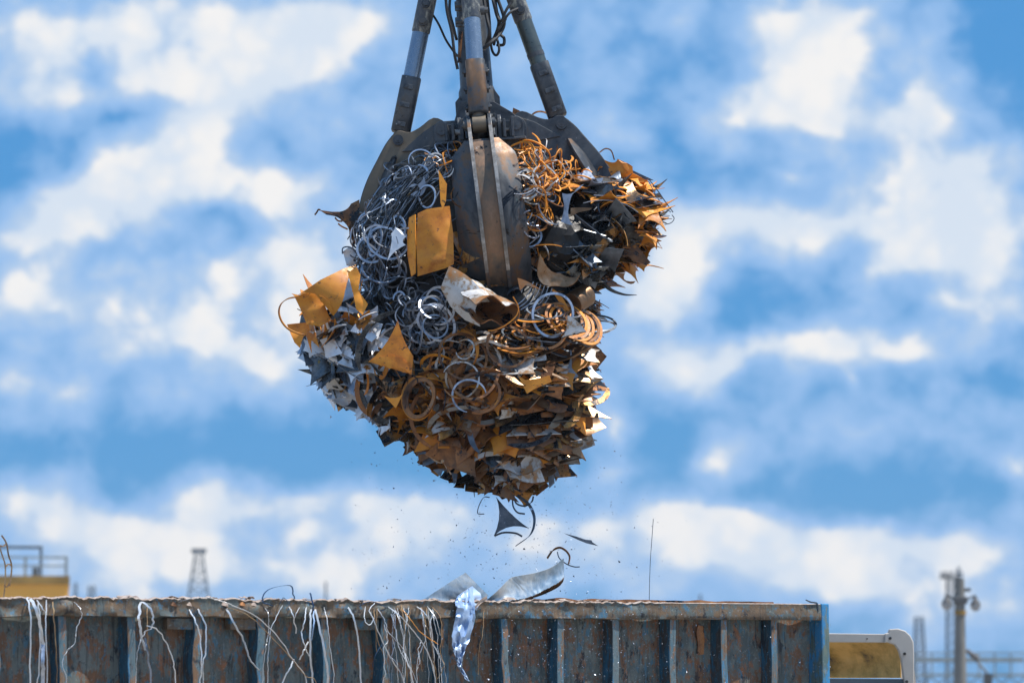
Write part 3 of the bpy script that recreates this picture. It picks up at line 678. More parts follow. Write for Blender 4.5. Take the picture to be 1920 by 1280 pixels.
    for k in range(24):
        a = 2 * math.pi * k / 24; c_, s_ = math.cos(a), math.sin(a)
        rr_ = .078 / max(abs(c_), abs(s_)) if False else 1
        e = 5; q = (abs(c_) ** e + abs(s_) ** e) ** (-1 / e); sec.append((c_ * q * .074, s_ * q * .074))
    for tt, sc_ in ((.075, .90), (.085, 1), (.50, 1), (.505, .99)):
        c0 = lo + d * tt; rings.append([bm.verts.new(c0 + side * (x_ * sc_) + fr * (y_ * sc_)) for x_, y_ in sec])
    for r0, r1 in zip(rings, rings[1:]):
        for k in range(24): bm.faces.new((r0[k], r0[(k+1) % 24], r1[(k+1) % 24], r1[k]))
    bm.faces.new(rings[0]); bm.faces.new(list(reversed(rings[-1])))
    bmesh.ops.recalc_face_normals(bm, faces=bm.faces[:])
    sl_ = fin('guard_sleeve', bm, M['tine_worn'] if ti == 0 else M['grab_steel'], cyl, True, ang=60)
    for k, tt in enumerate((.13, .28, .42)):
        for s in (-1, 1):
            bm = bmesh.new(); c0 = lo + d * tt + side * (s * .06) - fr * .078 if False else lo + d * tt
            # clamp lugs on the face turned outward
            o_ = fr * (.076 if fr.dot(RZ(R(az)) @ Vector((1, 0, 0))) > 0 else -.076)
            ctr = c0 + side * (s * .076); 
            Mx = Matrix((( side.x, fr.x, d.x, ctr.x), (side.y, fr.y, d.y, ctr.y), (side.z, fr.z, d.z, ctr.z), (0,0,0,1)))
            box(bm, -.014, .014, -.045, .03, -.018, .018, 0, Mx)
            tube(bm, [ctr + side * (s * .010) - fr * .02, ctr + side * (s * .024) - fr * .02], .013, 6)
            fin('clamp_bolt', bm, M['grab_steel'], sl_, bevel=.002)
    if ti == 1:
        bm = bmesh.new(); tube(bm, [lo + d * .565, lo + d * .60], .067, 28); tube(bm, [lo + d * .63, lo + d * .634], .0655, 28); fin('seal_ring', bm, M['grab_steel'], cyl, True)
        bm = bmesh.new(); q = lo + d * .70; tube(bm, [lo + d * .36 + side * .0 - fr * 0, lo + d * .37], .068, 28); fin('seal_ring', bm, M['grab_steel'], cyl, True)
    bm = bmesh.new(); tube(bm, [lo + d * .855, lo + d * .865, lo + d * (ln - .1), lo + d * ln], [.064, .070, .070, .05], 28); fin('barrel', bm, M['ram_worn'], cyl, True)
    for s in (0, 1):
        bm = bmesh.new(); q = lo + d * (.93 + .14 * s); dirc = (side * (1 if az < -90 else -1) * .5 - fr * .6 if False else side * (1 if ti in (0, 2) else -1)).normalized()
        tube(bm, [q + dirc * .05, q + dirc * .10], .034, 14); tube(bm, [q + dirc * .095, q + dirc * .125], .024, 6); fin('hose_port', bm, M['grab_steel'], cyl, True)
# hub
bm = bmesh.new()
tube(bm, [(0,0,-.14),(0,0,-.12),(0,0,.08),(0,0,.10)], [.20,.23,.23,.19], 28)
hub = fin('hub', bm, M['grab_steel'], grab, True)
for az in (-90, 0, 180, 90):
    Mz = RZ(R(az))
    for s in (-1, 1):
        bm = bmesh.new()
        arc = [(.28 + .075 * math.cos(a), .02 + .085 * math.sin(a)) for a in [math.pi * .5 - math.pi * .5 * k / 6 for k in range(7)]]
        prism(bm, [(.16, .105)] + arc + [(.355, -.10), (.33, -.13), (.16, -.13)], s * .150 - .014, s * .150 + .014, 'y', 0, Mz)
        bmesh.ops.recalc_face_normals(bm, faces=bm.faces[:])
        fin('hub_bracket', bm, M['grab_steel'], hub, bevel=.004)
# vertical lug plates and bottom plate between brackets, as seen either side of the front ram
for sgn, xs in ((-1, (-.250, -.200, -.130)), (1, (.115, .185, .245))):
    bm = bmesh.new()
    y0 = -.40
    x0, x1 = (-.33, -.095) if sgn < 0 else (.10, .34)
    z0, z1 = (-.105, -.085)
    box(bm, x0, x1, y0 + .01, y0 + .16, z0, z1)
    for k, xx in enumerate(xs):
        hgt = (.055, .045, .075)[k] if sgn < 0 else (.10, .055, .07)[k]
        box(bm, xx - .011 - .005 * (k == 2 and sgn < 0), xx + .011, y0 + .002, y0 + .12, z1 + .001, hgt)
    box(bm, x0 + .015, x1 - .015, y0 + .125, y0 + .15, z1 + .001, .06)
    fin('lug_plate', bm, M['grab_steel'], hub, bevel=.004)
    # round-cornered bearing block with a pin head
    bm = bmesh.new(); cx = -.285 if sgn < 0 else .275
    arc = [(cx + .055 * math.cos(a), .01 + .065 * math.sin(a)) for a in [math.pi * k / 10 for k in range(11)]]
    prism(bm, arc + [(cx - .055, -.083), (cx + .055, -.083)], y0 + .035, y0 + .12)
    bmesh.ops.recalc_face_normals(bm, faces=bm.faces[:])
    fin('bearing_block', bm, M['grab_steel'], hub, bevel=.005)
    bm = bmesh.new(); tube(bm, [(cx, y0 + .012, 0), (cx, y0 + .06, 0)], .036, 22); tube(bm, [(cx, y0 + .004, 0), (cx, y0 + .02, 0)], .006, 8)
    fin('pin_head', bm, M['grab_steel'], hub, True)
    bm = bmesh.new(); xx = -.165 if sgn < 0 else .215
    tube(bm, [(xx - .02, y0 + .06, -.02), (xx + .02, y0 + .06, -.02)], .026 if sgn < 0 else .015, 14); fin('bright_pin', bm, M['bright_edge'], hub, True)
# centre column with hydraulic swivel, and head where rams meet
bm = bmesh.new()
tube(bm, [(0,0,.09),(0,0,.34),(0,0,.38),(0,0,1.7)], [.15,.14,.125,.10], 20)
fin('centre_column', bm, M['grab_steel'], grab, True)
bm = bmesh.new()
prism(bm, [(-.17,.09),(-.17,.26),(-.10,.34),(.12,.36),(.17,.28),(.17,.09)], -.06, .06)
prism(bm, [(-.19,.09),(-.13,.25),(.12,.23),(.25,.14),(.30,.09)], -.165, -.14)
bmesh.ops.recalc_face_normals(bm, faces=bm.faces[:])
fin('column_web', bm, M['grab_steel'], grab, bevel=.004)
bm = bmesh.new()
tube(bm, [(0,0,1.70),(0,0,1.74),(0,0,2.05),(0,0,2.10)], [.20,.24,.24,.18], 28)
fin('grab_head', bm, M['grab_steel'], grab, True)
bm = bmesh.new()
tube(bm, [(0,0,2.10),(0,0,2.45)], .15, 24); box(bm, -.06, .06, -.15, .15, 2.45, 2.9)
fin('rotator', bm, M['grab_steel'], grab, True, bevel=.004)
# hoses
def GL(px, py, Y): # photo point -> grab local
    return grab_inv @ P(px, py, Y)
grab_inv = (Matrix.Translation((GX, 0, GZ)) @ Matrix.Rotation(R(-4), 4, 'Y')).inverted()
hoses = [
 ([(835,-20),(838,20),(847,60),(852,100),(858,130)], -.12, .012),
 ([(806,20),(822,45),(836,75),(850,96),(862,110)], .02, .009),
 ([(845,-20),(843,20),(850,50),(856,75)], -.2, .011),
 ([(862,-20),(860,30),(865,60),(864,118)], -.05, .013),
 ([(925,-20),(930,20),(936,45),(925,75),(908,90)], -.12, .016),
 ([(930,-10),(945,35),(940,60),(920,80),(905,92)], -.2, .013),
 ([(912,-20),(918,40),(920,80),(924,98),(931,104),(936,92),(930,66)], -.15, .010),
 ([(905,-20),(912,30),(918,60),(912,85)], -.22, .014),
 ([(948,35),(938,62),(945,72),(944,84),(932,85)], -.1, .012),
 ([(975,15),(955,25),(940,48),(932,60),(926,85)], -.14, .010),
 ([(920,-20),(925,5),(932,30),(940,40),(948,22),(958,5)], -.18, .011),
]
for pts, Y, r_ in hoses:
    bm = bmesh.new(); rr = random.Random(len(pts) * 3 + int(r_ * 1e4))
    tube(bm, smooth_path([GL(a, b, Y + rr.uniform(-.05, .05)) for a, b in pts], 6), r_, 10)
    fin('hydraulic_hose', bm, M['rubber'], grab, True)
for (a, b, Y, c_) in ((860, 12, -.22, 1), (861, 42, -.22, 1),):
    bm = bmesh.new(); q = GL(a, b, Y); tube(bm, [q - Vector((0, 0, .035)), q + Vector((0, 0, .035))], .030, 12); tube(bm, [q + Vector((-.03, -.02, 0)), q + Vector((.03, -.02, 0))], .02, 8); fin('hose_fitting', bm, M['grab_steel'], grab, True)
bm = bmesh.new(); tube(bm, [GL(864, 60, -.18), GL(861, 118, -.18)], .014, 12); fin('hose_fitting', bm, M['rust_brown'], grab, True)
bm = bmesh.new(); tube(bm, [GL(906, -20, .05), GL(911, 95, .05)], .030, 14); fin('steel_pipe', bm, M['ram_worn'], grab, True)

# ------------------------------------------------------------------ the load: hull used to lay pieces on
LOBES = [  # px, py, Y, rx px, rz px, ry m
 (880, 430, 0, 195, 165, .80), (800, 470, -.05, 140, 140, .72), (960, 400, .0, 150, 130, .72),
 (1120, 415, 0, 95, 92, .50), (1180, 395, .0, 62, 52, .36), (1060, 470, -.1, 90, 95, .62), (1090, 460, 0, 80, 75, .5),
 (860, 600, -.05, 200, 120, .80), (1000, 600, -.05, 125, 100, .74),
 (640, 620, -.05, 84, 76, .50), (650, 690, 0, 66, 62, .40), (700, 640, -.1, 90, 100, .60), (745, 740, -.05, 70, 72, .5),
 (930, 700, -.05, 190, 130, .80), (860, 790, 0, 110, 80, .6), (960, 800, 0, 130, 95, .62), (950, 860, 0, 75, 58, .45), (1015, 740, 0, 88, 100, .62),
]
def hull_bm(scale=1.0, sub=3, rough=0.0):
    bm = bmesh.new()
    for k, (a, b, Y, rx, rz, ry) in enumerate(LOBES):
        c = P(a, b, Y)
        Mx = Matrix.Translation(c) @ Matrix.Diagonal((rx / 250 * scale, ry * scale, rz / 250 * scale, 1))
        r = bmesh.ops.create_icosphere(bm, subdivisions=sub, radius=1, matrix=Mx)
        if rough:
            for v in r['verts']:
                n = (v.co - c).normalized(); v.co += n * rough * noise.noise(v.co * 9 + Vector((k * 5, 0, 0)))
    return bm
hb = hull_bm(); HULL = BVHTree.FromBMesh(hb)
def surf(px, py, push=0.0):
    d = ray(px, py).normalized(); h = HULL.ray_cast(CAM, d)
    if h[0] is None: return None
    n = h[1]; 
    if n.dot(d) > 0: n = -n
    return h[0] - d * push, n
def rot_to(n, spin): return n.to_track_quat('Z', 'Y') @ Quaternion((0, 0, 1), spin)

# --- piece shapes, each in local coordinates, lying in the xy plane
def star_outline(rr, n, size, conc, seg=6):
    a0 = rr.uniform(0, 6.28); cs = []
    for k in range(n):
        a = a0 + 2 * math.pi * (k + rr.uniform(-.16, .16)) / n; r = size * rr.uniform(.75, 1.25); cs.append(Vector((math.cos(a) * r * 1.3, math.sin(a) * r * .8, 0)))
    pts = []
    for k in range(n):
        a, b = cs[k], cs[(k + 1) % n]; m = (a + b) / 2
        kind = rr.random()
        cc = m * (1 - conc * rr.uniform(.6, 1.1)) if kind < .72 else m * 1.0
        for j in range(seg):
            t_ = j / seg; pts.append(a * (1 - t_) ** 2 + cc * 2 * t_ * (1 - t_) + b * t_ * t_)
    return pts
def offcut_bm(bm, rr, size, n=4, conc=.75, bend=1.0, th=.006, Mx=None, mi=0):
    out = star_outline(rr, n, size, conc); m = len(out)
    ax = rr.uniform(0, 3.14); k = bend * rr.uniform(-1, 1) / size * .55; k2 = bend * rr.uniform(-.1, .1) / size * .3
    def bendp(p):
        x = p.x * math.cos(ax) + p.y * math.sin(ax); y = -p.x * math.sin(ax) + p.y * math.cos(ax)
        return Vector((p.x, p.y, k * x * x + k2 * x * y))
    levels = (.25, .55, .8, 1)
    tops, bots = [], []
    def mk(p, up):
        q = bendp(p); q.z += th / 2 * up; return bm.verts.new(Mx @ q if Mx is not None else q)
    for up, store in ((1, tops), (-1, bots)):
        store.append(mk(Vector((0, 0, 0)), up))
        for l in levels: store.append([mk(p * l, up) for p in out])
    for st, flip in ((tops, False), (bots, True)):
        for i in range(m):
            f = [st[0], st[1][i], st[1][(i + 1) % m]]
            bm.faces.new(f[::-1] if flip else f).material_index = mi
            for a, b in zip(st[1:], st[2:]):
                f = [a[i], b[i], b[(i + 1) % m], a[(i + 1) % m]]
                bm.faces.new(f[::-1] if flip else f).material_index = mi
    for i in range(m):
        bm.faces.new((tops[-1][i], bots[-1][i], bots[-1][(i + 1) % m], tops[-1][(i + 1) % m])).material_index = mi
def ring_bm(bm, rr, rad, w, span=6.28, th=.006, Mx=None, mi=0, wob=.12, helix=.1, upright=False):
    n = max(10, int(span / 6.28 * 34)); closed = span > 6.2; rings = []
    a0 = rr.uniform(0, 6.28); ph = rr.uniform(0, 6.28); ec = rr.uniform(.2, 1.5) * wob; kk = rr.uniform(0, 6.28); ka = rr.uniform(0, .12) * (wob > .06)
    for i in range(n if closed else n + 1):
        a = a0 + span * i / n; r_ = rad * (1 + ec * math.cos(2 * a + ph) + .3 * ec * math.sin(3 * a) - ka * max(0, 1 - 3 * abs(math.sin((a - kk) / 2))))
        z = helix * rad * (math.sin(a * 1.0 + ph) * .8 + (0 if closed else 1.2 * i / n))
        tp = 1 if closed else min(1, 4 * min(i, n - i) / n + .35)
        c, s = math.cos(a), math.sin(a)
        if upright: sec = [(-th / 2, -w / 2), (th / 2, -w / 2), (th / 2, w / 2), (-th / 2, w / 2)]
        else: sec = [(-w / 2 * tp, -th / 2), (w / 2 * tp, -th / 2), (w / 2 * tp, th / 2), (-w / 2 * tp, th / 2)]
        rg = []
        for (dr, dz) in sec:
            q = Vector(((r_ + dr) * c, (r_ + dr) * s, z + dz)); rg.append(bm.verts.new(Mx @ q if Mx is not None else q))
        rings.append(rg)
    m = len(rings)
    for i in range(m if closed else m - 1):
        a, b = rings[i], rings[(i + 1) % m]
        for k in range(4): bm.faces.new((a[k], b[k], b[(k+1) % 4], a[(k+1) % 4])).material_index = mi
    if not closed:
        bm.faces.new(rings[0]).material_index = mi; bm.faces.new(rings[-1][::-1]).material_index = mi
def sheet_bm(bm, rr, L_, Wd, curve, th=.006, Mx=None, mi=0, ragged=.05, bite=0.0):
    """rectangular plate rolled round its x axis by `curve` radians"""
    nu, nv = 8, 8; g = {}
    for up in (1, -1):
        for j in range(nv + 1):
            for i in range(nu + 1):
                u_, v_ = i / nu - .5, j / nv - .5
                x = L_ * u_ * (1 + ragged * noise.noise(Vector((v_ * 4, L_ * 50, 1)))) - (bite * L_ * (1 - 4 * v_ * v_) * u_ * 2 * .5)
                if abs(curve) > .02:
                    r_ = Wd / curve; y = (r_ + up * th / 2) * math.sin(v_ * curve); z = (r_ + up * th / 2) * math.cos(v_ * curve) - r_
                else: y, z = Wd * v_, up * th / 2
                y += ragged * Wd * .3 * noise.noise(Vector((u_ * 5, Wd * 60, 2)))
                z += .05 * Wd * noise.noise(Vector((u_ * 3, v_ * 3, L_ * 40)))
                q = Vector((x, y, z)); g[up, i, j] = bm.verts.new(Mx @ q if Mx is not None else q)
    for i in range(nu):
        for j in range(nv):
            bm.faces.new((g[1,i,j], g[1,i+1,j], g[1,i+1,j+1], g[1,i,j+1])).material_index = mi
            bm.faces.new((g[-1,i,j+1], g[-1,i+1,j+1], g[-1,i+1,j], g[-1,i,j])).material_index = mi
    for i in range(nu):
        bm.faces.new((g[1,i,0], g[-1,i,0], g[-1,i+1,0], g[1,i+1,0])).material_index = mi
        bm.faces.new((g[1,i+1,nv], g[-1,i+1,nv], g[-1,i,nv], g[1,i,nv])).material_index = mi
    for j in range(nv):
        bm.faces.new((g[1,0,j+1], g[-1,0,j+1], g[-1,0,j], g[1,0,j])).material_index = mi
        bm.faces.new((g[1,nu,j], g[-1,nu,j], g[-1,nu,j+1], g[1,nu,j+1])).material_index = mi

def inside(px, py, poly):
    c = False; n = len(poly); j = n - 1
    for i in range(n):
        (xi, yi), (xj, yj) = poly[i], poly[j]
        if (yi > py) != (yj > py) and px < (xj - xi) * (py - yi) / (yj - yi) + xi: c = not c
        j = i
    return c
TINE_PX = [(862,285),(940,285),(976,318),(980,420),(990,500),(978,552),(940,556),(880,540),(846,500),(832,400),(834,330)]
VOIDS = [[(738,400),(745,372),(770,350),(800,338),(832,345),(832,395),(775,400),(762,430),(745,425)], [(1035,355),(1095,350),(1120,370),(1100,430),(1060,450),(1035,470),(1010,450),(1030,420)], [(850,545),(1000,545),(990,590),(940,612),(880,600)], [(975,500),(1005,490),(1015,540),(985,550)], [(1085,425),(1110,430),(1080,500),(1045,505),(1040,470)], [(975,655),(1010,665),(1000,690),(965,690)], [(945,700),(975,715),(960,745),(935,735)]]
def pick(rr, poly):
    xs = [p[0] for p in poly]; ys = [p[1] for p in poly]
    while True:
        x, y = rr.uniform(min(xs), max(xs)), rr.uniform(min(ys), max(ys))
        if inside(x, y, poly) and not any(inside(x, y, v) for v in VOIDS): return x, y
def orient(rr, n, mode, spin=None):
    spin = rr.uniform(0, 6.28) if spin is None else spin
    if mode == 'flat': v = n + Vector((rr.gauss(0, .35), rr.gauss(0, .35), rr.gauss(0, .35)))
    elif mode == 'lie': v = n + Vector((rr.gauss(0, .28), rr.gauss(0, .25), rr.gauss(0, .28)))
    elif mode == 'wild': v = n * .7 + Vector((rr.gauss(0, .8), rr.gauss(0, .4), rr.gauss(0, .8)))
    elif mode == 'stack': v = Vector((rr.gauss(.1, .2), -.45 + rr.gauss(0, .22), 1 + rr.gauss(0, .15))) * rr.choice((-1, 1))   # near-horizontal layers, edges out
    elif mode == 'layer':
        q_ = .12 if rr.random() < .78 else .25; v = n * .6 + Vector((-.12 + rr.gauss(0, q_), -.34 + rr.gauss(0, q_), .62 + rr.gauss(0, q_))); spin = rr.gauss(.10, q_ * 1.4) + rr.choice((0, math.pi))
    elif mode == 'layer_left':
        v = n * .6 + Vector((-.35 + rr.gauss(0, .12), -.45 + rr.gauss(0, .12), .45 + rr.gauss(0, .15))); spin = rr.gauss(-.55, .25) + rr.choice((0, math.pi))
    elif mode == 'dip2': v = Vector((.15 + rr.gauss(0, .35), -.75 + rr.gauss(0, .3), .7 + rr.gauss(0, .3))) * rr.choice((1, -1)) + n * .3
    elif mode == 'dip': v = Vector((-.35 + rr.gauss(0, .22), -.75 + rr.gauss(0, .2), .75 + rr.gauss(0, .2)))
    elif mode == 'shingle': v = n + Vector((rr.gauss(0, .3), -.3 + rr.gauss(0, .25), .7 + rr.gauss(0, .3)))
    else: v = n
    return rot_to(v.normalized(), spin)

# --- packed mass: thousands of pieces nobody could count, one object
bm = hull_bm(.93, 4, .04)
for f in bm.faces: f.material_index = 0  # near-black core: shade of the hollows put into the colour
rr = random.Random(11)
surf_faces = [f for f in hb.faces]; areas = [f.calc_area() for f in surf_faces]
cum = []; s_ = 0
for a in areas: s_ += a; cum.append(s_)
import bisect
def rand_surface():
    f = surf_faces[bisect.bisect(cum, rr.random() * s_)]; vs = f.verts
    a, b = rr.random(), rr.random()
    if a + b > 1: a, b = 1 - a, 1 - b
    return vs[0].co + (vs[1].co - vs[0].co) * a + (vs[2].co - vs[0].co) * b, f.normal
def deep(p):       # inside some other lobe -> not on the outer skin
    for (a, b, Y, rx, rz, ry) in LOBE_W:
        if ((p.x - a.x) / rx) ** 2 + ((p.y - a.y) / ry) ** 2 + ((p.z - a.z) / rz) ** 2 < .86: return True
    return False
LOBE_W = [(P(a, b, Y), 0, 0, rx / 250, rz / 250, ry) for (a, b, Y, rx, rz, ry) in LOBES]
def to_px(p):
    d = p - CAM; z = d.dot(FWD); return 960 + d.dot(RT) / z * F, 640 - d.dot(UPV) / z * F
def zone_mats(px, py):
    """which kinds of metal lie in which part of the heap: indices into PM"""
    if px < 735 and py > 560: return (6, 6, 4, 1, 3) if py > 610 else (1, 1, 6, 3)
    if px < 860 and py < 600: return (5, 5, 3, 4)
    if px > 1120 and py < 520: return (1, 2, 3, 1)
    if px > 1030 and py < 560: return (3, 3, 3, 2, 7)
    if py < 350: return (1, 1, 2, 4)
    return (2, 2, 3, 3, 7, 1, 4, 7)
PM = [M['core_dark'], M['rust_mixed'], M['rust_brown'], M['steel_oily'], M['steel_dark'], M['steel_dark'], M['galvanised'], M['rust_mixed']]  # darker metals put the shade between the front pieces into the colour
made = 0
while made < 2000:
    p, n = rand_surface()
    if deep(p): continue
    qx, qy = to_px(p); c = Vector((p.x, p.y, p.z)) - n * rr.uniform(.02, .10)
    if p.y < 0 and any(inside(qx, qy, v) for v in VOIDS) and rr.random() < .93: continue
    mi = rr.choice(zone_mats(qx, qy))
    frontal = p.y < 0
    wire = (qx < 860 and qy < 600) or (qy < 400 and qx < 1050)
    mode = 'layer' if qy > 620 and qx > 720 else ('stack' if qx > 1030 and qy < 540 else ('layer_left' if qx < 720 and qy > 600 else 'shingle'))
    if wire: mode = 'wild'
    Mx = Matrix.Translation(c) @ orient(rr, n, mode).to_matrix().to_4x4()
    if wire or rr.random() < .16: ring_bm(bm, rr, rr.uniform(.03, .10), rr.uniform(.006, .014), rr.uniform(2, 6.28), .006, Mx, mi)
    elif rr.random() < .5: offcut_bm(bm, rr, rr.uniform(.07, .17), rr.choice((3, 4, 4)), .62, 1.3, .005, Mx, mi)
    else: sheet_bm(bm, rr, rr.uniform(.12, .34), rr.uniform(.07, .16), rr.uniform(-.8, .8), .004, Mx, mi, bite=rr.choice((0, .4, .7)))
    made += 1
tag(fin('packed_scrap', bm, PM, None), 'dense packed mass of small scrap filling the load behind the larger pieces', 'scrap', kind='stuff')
hull_c = P(880, 560, 0)

# --- countable pieces laid on the mass
counts = {}
def piece(kind, px, py, size, mat, mode, label, cat, group, rr, push=.03, **kw):
    s = surf(px, py, push)
    if s is None: return
    loc, n = s; bm = bmesh.new()
    if kind == 'scrap_ring': ring_bm(bm, rr, size, kw.get('w', .012), kw.get('span', 6.28), kw.get('th', .006), helix=kw.get('helix', .15), upright=kw.get('upright', False))
    elif kind == 'curved_strip': ring_bm(bm, rr, size, kw.get('w', .05), kw.get('span', 1.5), .005, helix=rr.uniform(-.35, .35), wob=.03)
    elif kind == 'scrap_offcut': offcut_bm(bm, rr, size, kw.get('n', 4), kw.get('conc', .78), kw.get('bend', 1), kw.get('th', .006))
    else: sheet_bm(bm, rr, size * rr.uniform(1, 1.5), size * rr.uniform(.4, .8), rr.uniform(-1.2, 1.2), .006, bite=kw.get('bite', 0) * rr.uniform(0, 1) * (.6 if mode.startswith('layer') else 1))
    o = fin(kind, bm, mat, None, True, ang=30)
    o.location = loc; o.rotation_mode = 'QUATERNION'; o.rotation_quaternion = orient(rr, n, mode)
    tag(o, label, cat, group); counts[kind] = counts.get(kind, 0) + 1
    return o
def scatter(poly, n, kind, sizes, mats, mode, label, cat, group, seed, tine_ok=False, spread=0, **kw):
    rr = random.Random(seed); k = 0; tries = 0
    while k < n and tries < n * 30:
        tries += 1
        x, y = pick(rr, poly)
        if not tine_ok and inside(x, y, TINE_PX): continue
        q = dict(kw)
        if 'spans' in q: q['span'] = rr.uniform(*q.pop('spans')); 
        if 'ws' in q: q['w'] = rr.uniform(*q.pop('ws'))
        if 'ns' in q: q['n'] = rr.choice(q.pop('ns'))
        if kind == 'scrap_ring' and q.get('span', 6.28) > 5.9: q['span'] = 6.28
        key = rr.choice(mats)
        if piece(kind, x, y, rr.uniform(*sizes) / 250, M[key], mode, label, cat, group, rr, push=rr.uniform(.0, .09), **q): k += 1
T1 = [(690,335),(790,298),(838,318),(800,375),(750,400),(735,480),(760,520),(850,555),(860,620),(770,650),(690,590),(655,520),(655,430)]
scatter(T1, 120, 'scrap_ring', (10, 27), ['steel_grey', 'steel_grey', 'steel_dark', 'steel_dark'], 'wild', 'thin grey steel ring in the bluish tangle left of the middle tine', 'ring', 'grey rings in the left tangle', 21, ws=(.007, .016), spans=(2.6, 6.9))
scatter([(690,420),(760,430),(740,640),(850,640),(820,560),(680,560)], 30, 'scrap_ring', (22, 36), ['steel_grey'], 'flat', 'larger pale grey ring lying on the bluish tangle left', 'ring', 'large pale rings on the left tangle', 22, ws=(.012, .02), spans=(3.5, 7.5))
T2 = [(945,270),(1010,268),(1060,285),(1130,325),(1080,345),(1030,350),(1000,380),(970,330)]
scatter(T2, 70, 'scrap_ring', (12, 30), ['rust_orange', 'rust_orange', 'rust_orange', 'silver_rust'], 'wild', 'bright orange curl in the tangle under the right bracket', 'ring', 'orange curls right of the middle tine', 23, ws=(.009, .018), spans=(1.8, 5.6))
T3 = [(972,340),(1040,340),(1045,430),(1020,500),(985,490),(976,420)]
scatter(T3, 60, 'scrap_ring', (12, 26), ['rust_orange', 'silver_rust', 'steel_grey', 'rust_brown', 'steel_grey'], 'wild', 'rusty and grey curl wedged along the right edge of the middle tine', 'ring', 'mixed curls right of the middle tine', 24, ws=(.008, .016), spans=(2.2, 6.5))
scatter([(780,290),(868,280),(838,322),(800,318)], 16, 'scrap_ring', (12, 24), ['rust_orange', 'silver_rust', 'steel_grey'], 'wild', 'orange curl in the small tangle below the left bracket', 'ring', 'orange curls left of the middle tine', 25, ws=(.007, .014), spans=(2.2, 6))
# right lobe: dark sheets with spiky rusty edges turned out
R1 = [(1045,360),(1120,345),(1165,360),(1165,440),(1140,510),(1090,535),(1050,480)]
scatter(R1, 26, 'scrap_sheet', (34, 62), ['steel_oily', 'steel_oily', 'steel_dark'], 'wild', 'black oily sheet in the dark right side of the load', 'metal sheet', 'dark oily sheets on the right', 31, bite=.5)
scatter(R1, 26, 'scrap_offcut', (28, 56), ['steel_oily', 'steel_oily', 'steel_dark', 'rust_mixed'], 'wild', 'dark concave offcut in the dark right side of the load', 'offcut', 'dark offcuts on the right', 32, conc=.7, bend=1.4)
scatter([(1060,340),(1130,335),(1220,375),(1215,395),(1120,375),(1050,360)], 26, 'scrap_offcut', (26, 46), ['steel_dark', 'steel_grey', 'rust_orange', 'rust_mixed', 'rust_orange'], 'stack', 'flat steel offcut seen edge-on in the upper right stack', 'offcut', 'stacked offcuts at upper right', 33, conc=.7)
# left lobe: white and orange plates
L1 = [(575,630),(640,600),(700,610),(725,690),(695,765),(640,745),(600,700)]
scatter(L1, 34, 'scrap_sheet', (34, 62), ['galvanised', 'galvanised', 'galvanised', 'silver_rust', 'steel_grey'], 'layer_left', 'whitish galvanised plate overlapping others on the left bulge', 'metal sheet', 'galvanised sheets on the left bulge', 41, bite=.5)
scatter(L1, 22, 'scrap_offcut', (26, 46), ['galvanised', 'galvanised', 'steel_oily', 'silver_rust'], 'layer_left', 'whitish concave offcut on the left bulge', 'offcut', 'galvanised offcuts on the left bulge', 42, conc=.75)
scatter(L1, 30, 'curved_strip', (28, 60), ['galvanised', 'steel_oily', 'rust_orange', 'silver_rust', 'steel_dark'], 'wild', 'narrow curved strip bent across the white plates on the left bulge', 'curved strip', 'curved strips on the left bulge', 44, ws=(.012, .05), spans=(.9, 2.2))
scatter([(575,570),(640,530),(700,560),(700,620),(640,640),(580,640)], 24, 'scrap_offcut', (24, 46), ['rust_orange', 'rust_orange', 'galvanised', 'rust_mixed'], 'wild', 'orange rusty offcut on top of the left bulge', 'offcut', 'orange offcuts on the left bulge', 43, conc=.78, bend=1.8)
# lower body
B1 = [(705,660),(800,650),(830,700),(860,760),(830,835),(785,810),(730,750)]
scatter(B1, 30, 'scrap_offcut', (30, 56), ['rust_mixed', 'rust_brown', 'rust_orange', 'steel_oily'], 'wild', 'brown curved offcut on the lower left slope of the load', 'offcut', 'offcuts on the lower left slope', 51, conc=.78, bend=2)
scatter(B1, 30, 'curved_strip', (34, 80), ['rust_mixed', 'rust_brown', 'steel_oily', 'rust_brown'], 'lie', 'dark brown curved strip on the lower left slope of the load', 'curved strip', 'curved strips on the lower left slope', 56, ws=(.02, .07), spans=(.9, 2.0))
B2 = [(790,700),(960,690),(1000,760),(960,840),(860,870),(800,820)]
scatter(B2, 42, 'scrap_offcut', (30, 58), ['rust_brown', 'rust_brown', 'rust_mixed', 'brown_sheen', 'silver_rust', 'rust_orange'], 'layer', 'brown offcut overlapping like a scale at the lower middle', 'offcut', 'offcuts in the lower middle', 52, conc=.8, bend=1.8)
scatter([(800,700),(960,690),(990,760),(950,820),(860,845),(810,800)], 44, 'curved_strip', (34, 70), ['rust_brown', 'rust_mixed', 'steel_dark', 'silver_rust', 'rust_brown'], 'lie', 'brown curved strip arching through the lower middle', 'curved strip', 'curved strips in the lower middle', 57, ws=(.02, .07), spans=(.9, 2.2))
B3 = [(960,640),(1078,650),(1084,720),(1066,815),(1015,870),(980,800),(960,720)]
scatter(B3, 40, 'scrap_offcut', (38, 70), ['rust_mixed', 'steel_oily', 'rust_brown', 'brown_sheen', 'rust_orange'], 'layer', 'layered offcut at the lower right', 'offcut', 'layered offcuts at the lower right', 53, conc=.5, bend=1.2)
scatter(B3, 56, 'scrap_sheet', (56, 92), ['rust_mixed', 'steel_oily', 'rust_brown', 'silver_rust'], 'layer', 'oily flat sheet layered at the lower right', 'metal sheet', 'layered sheets at the lower right', 54, bite=.6)
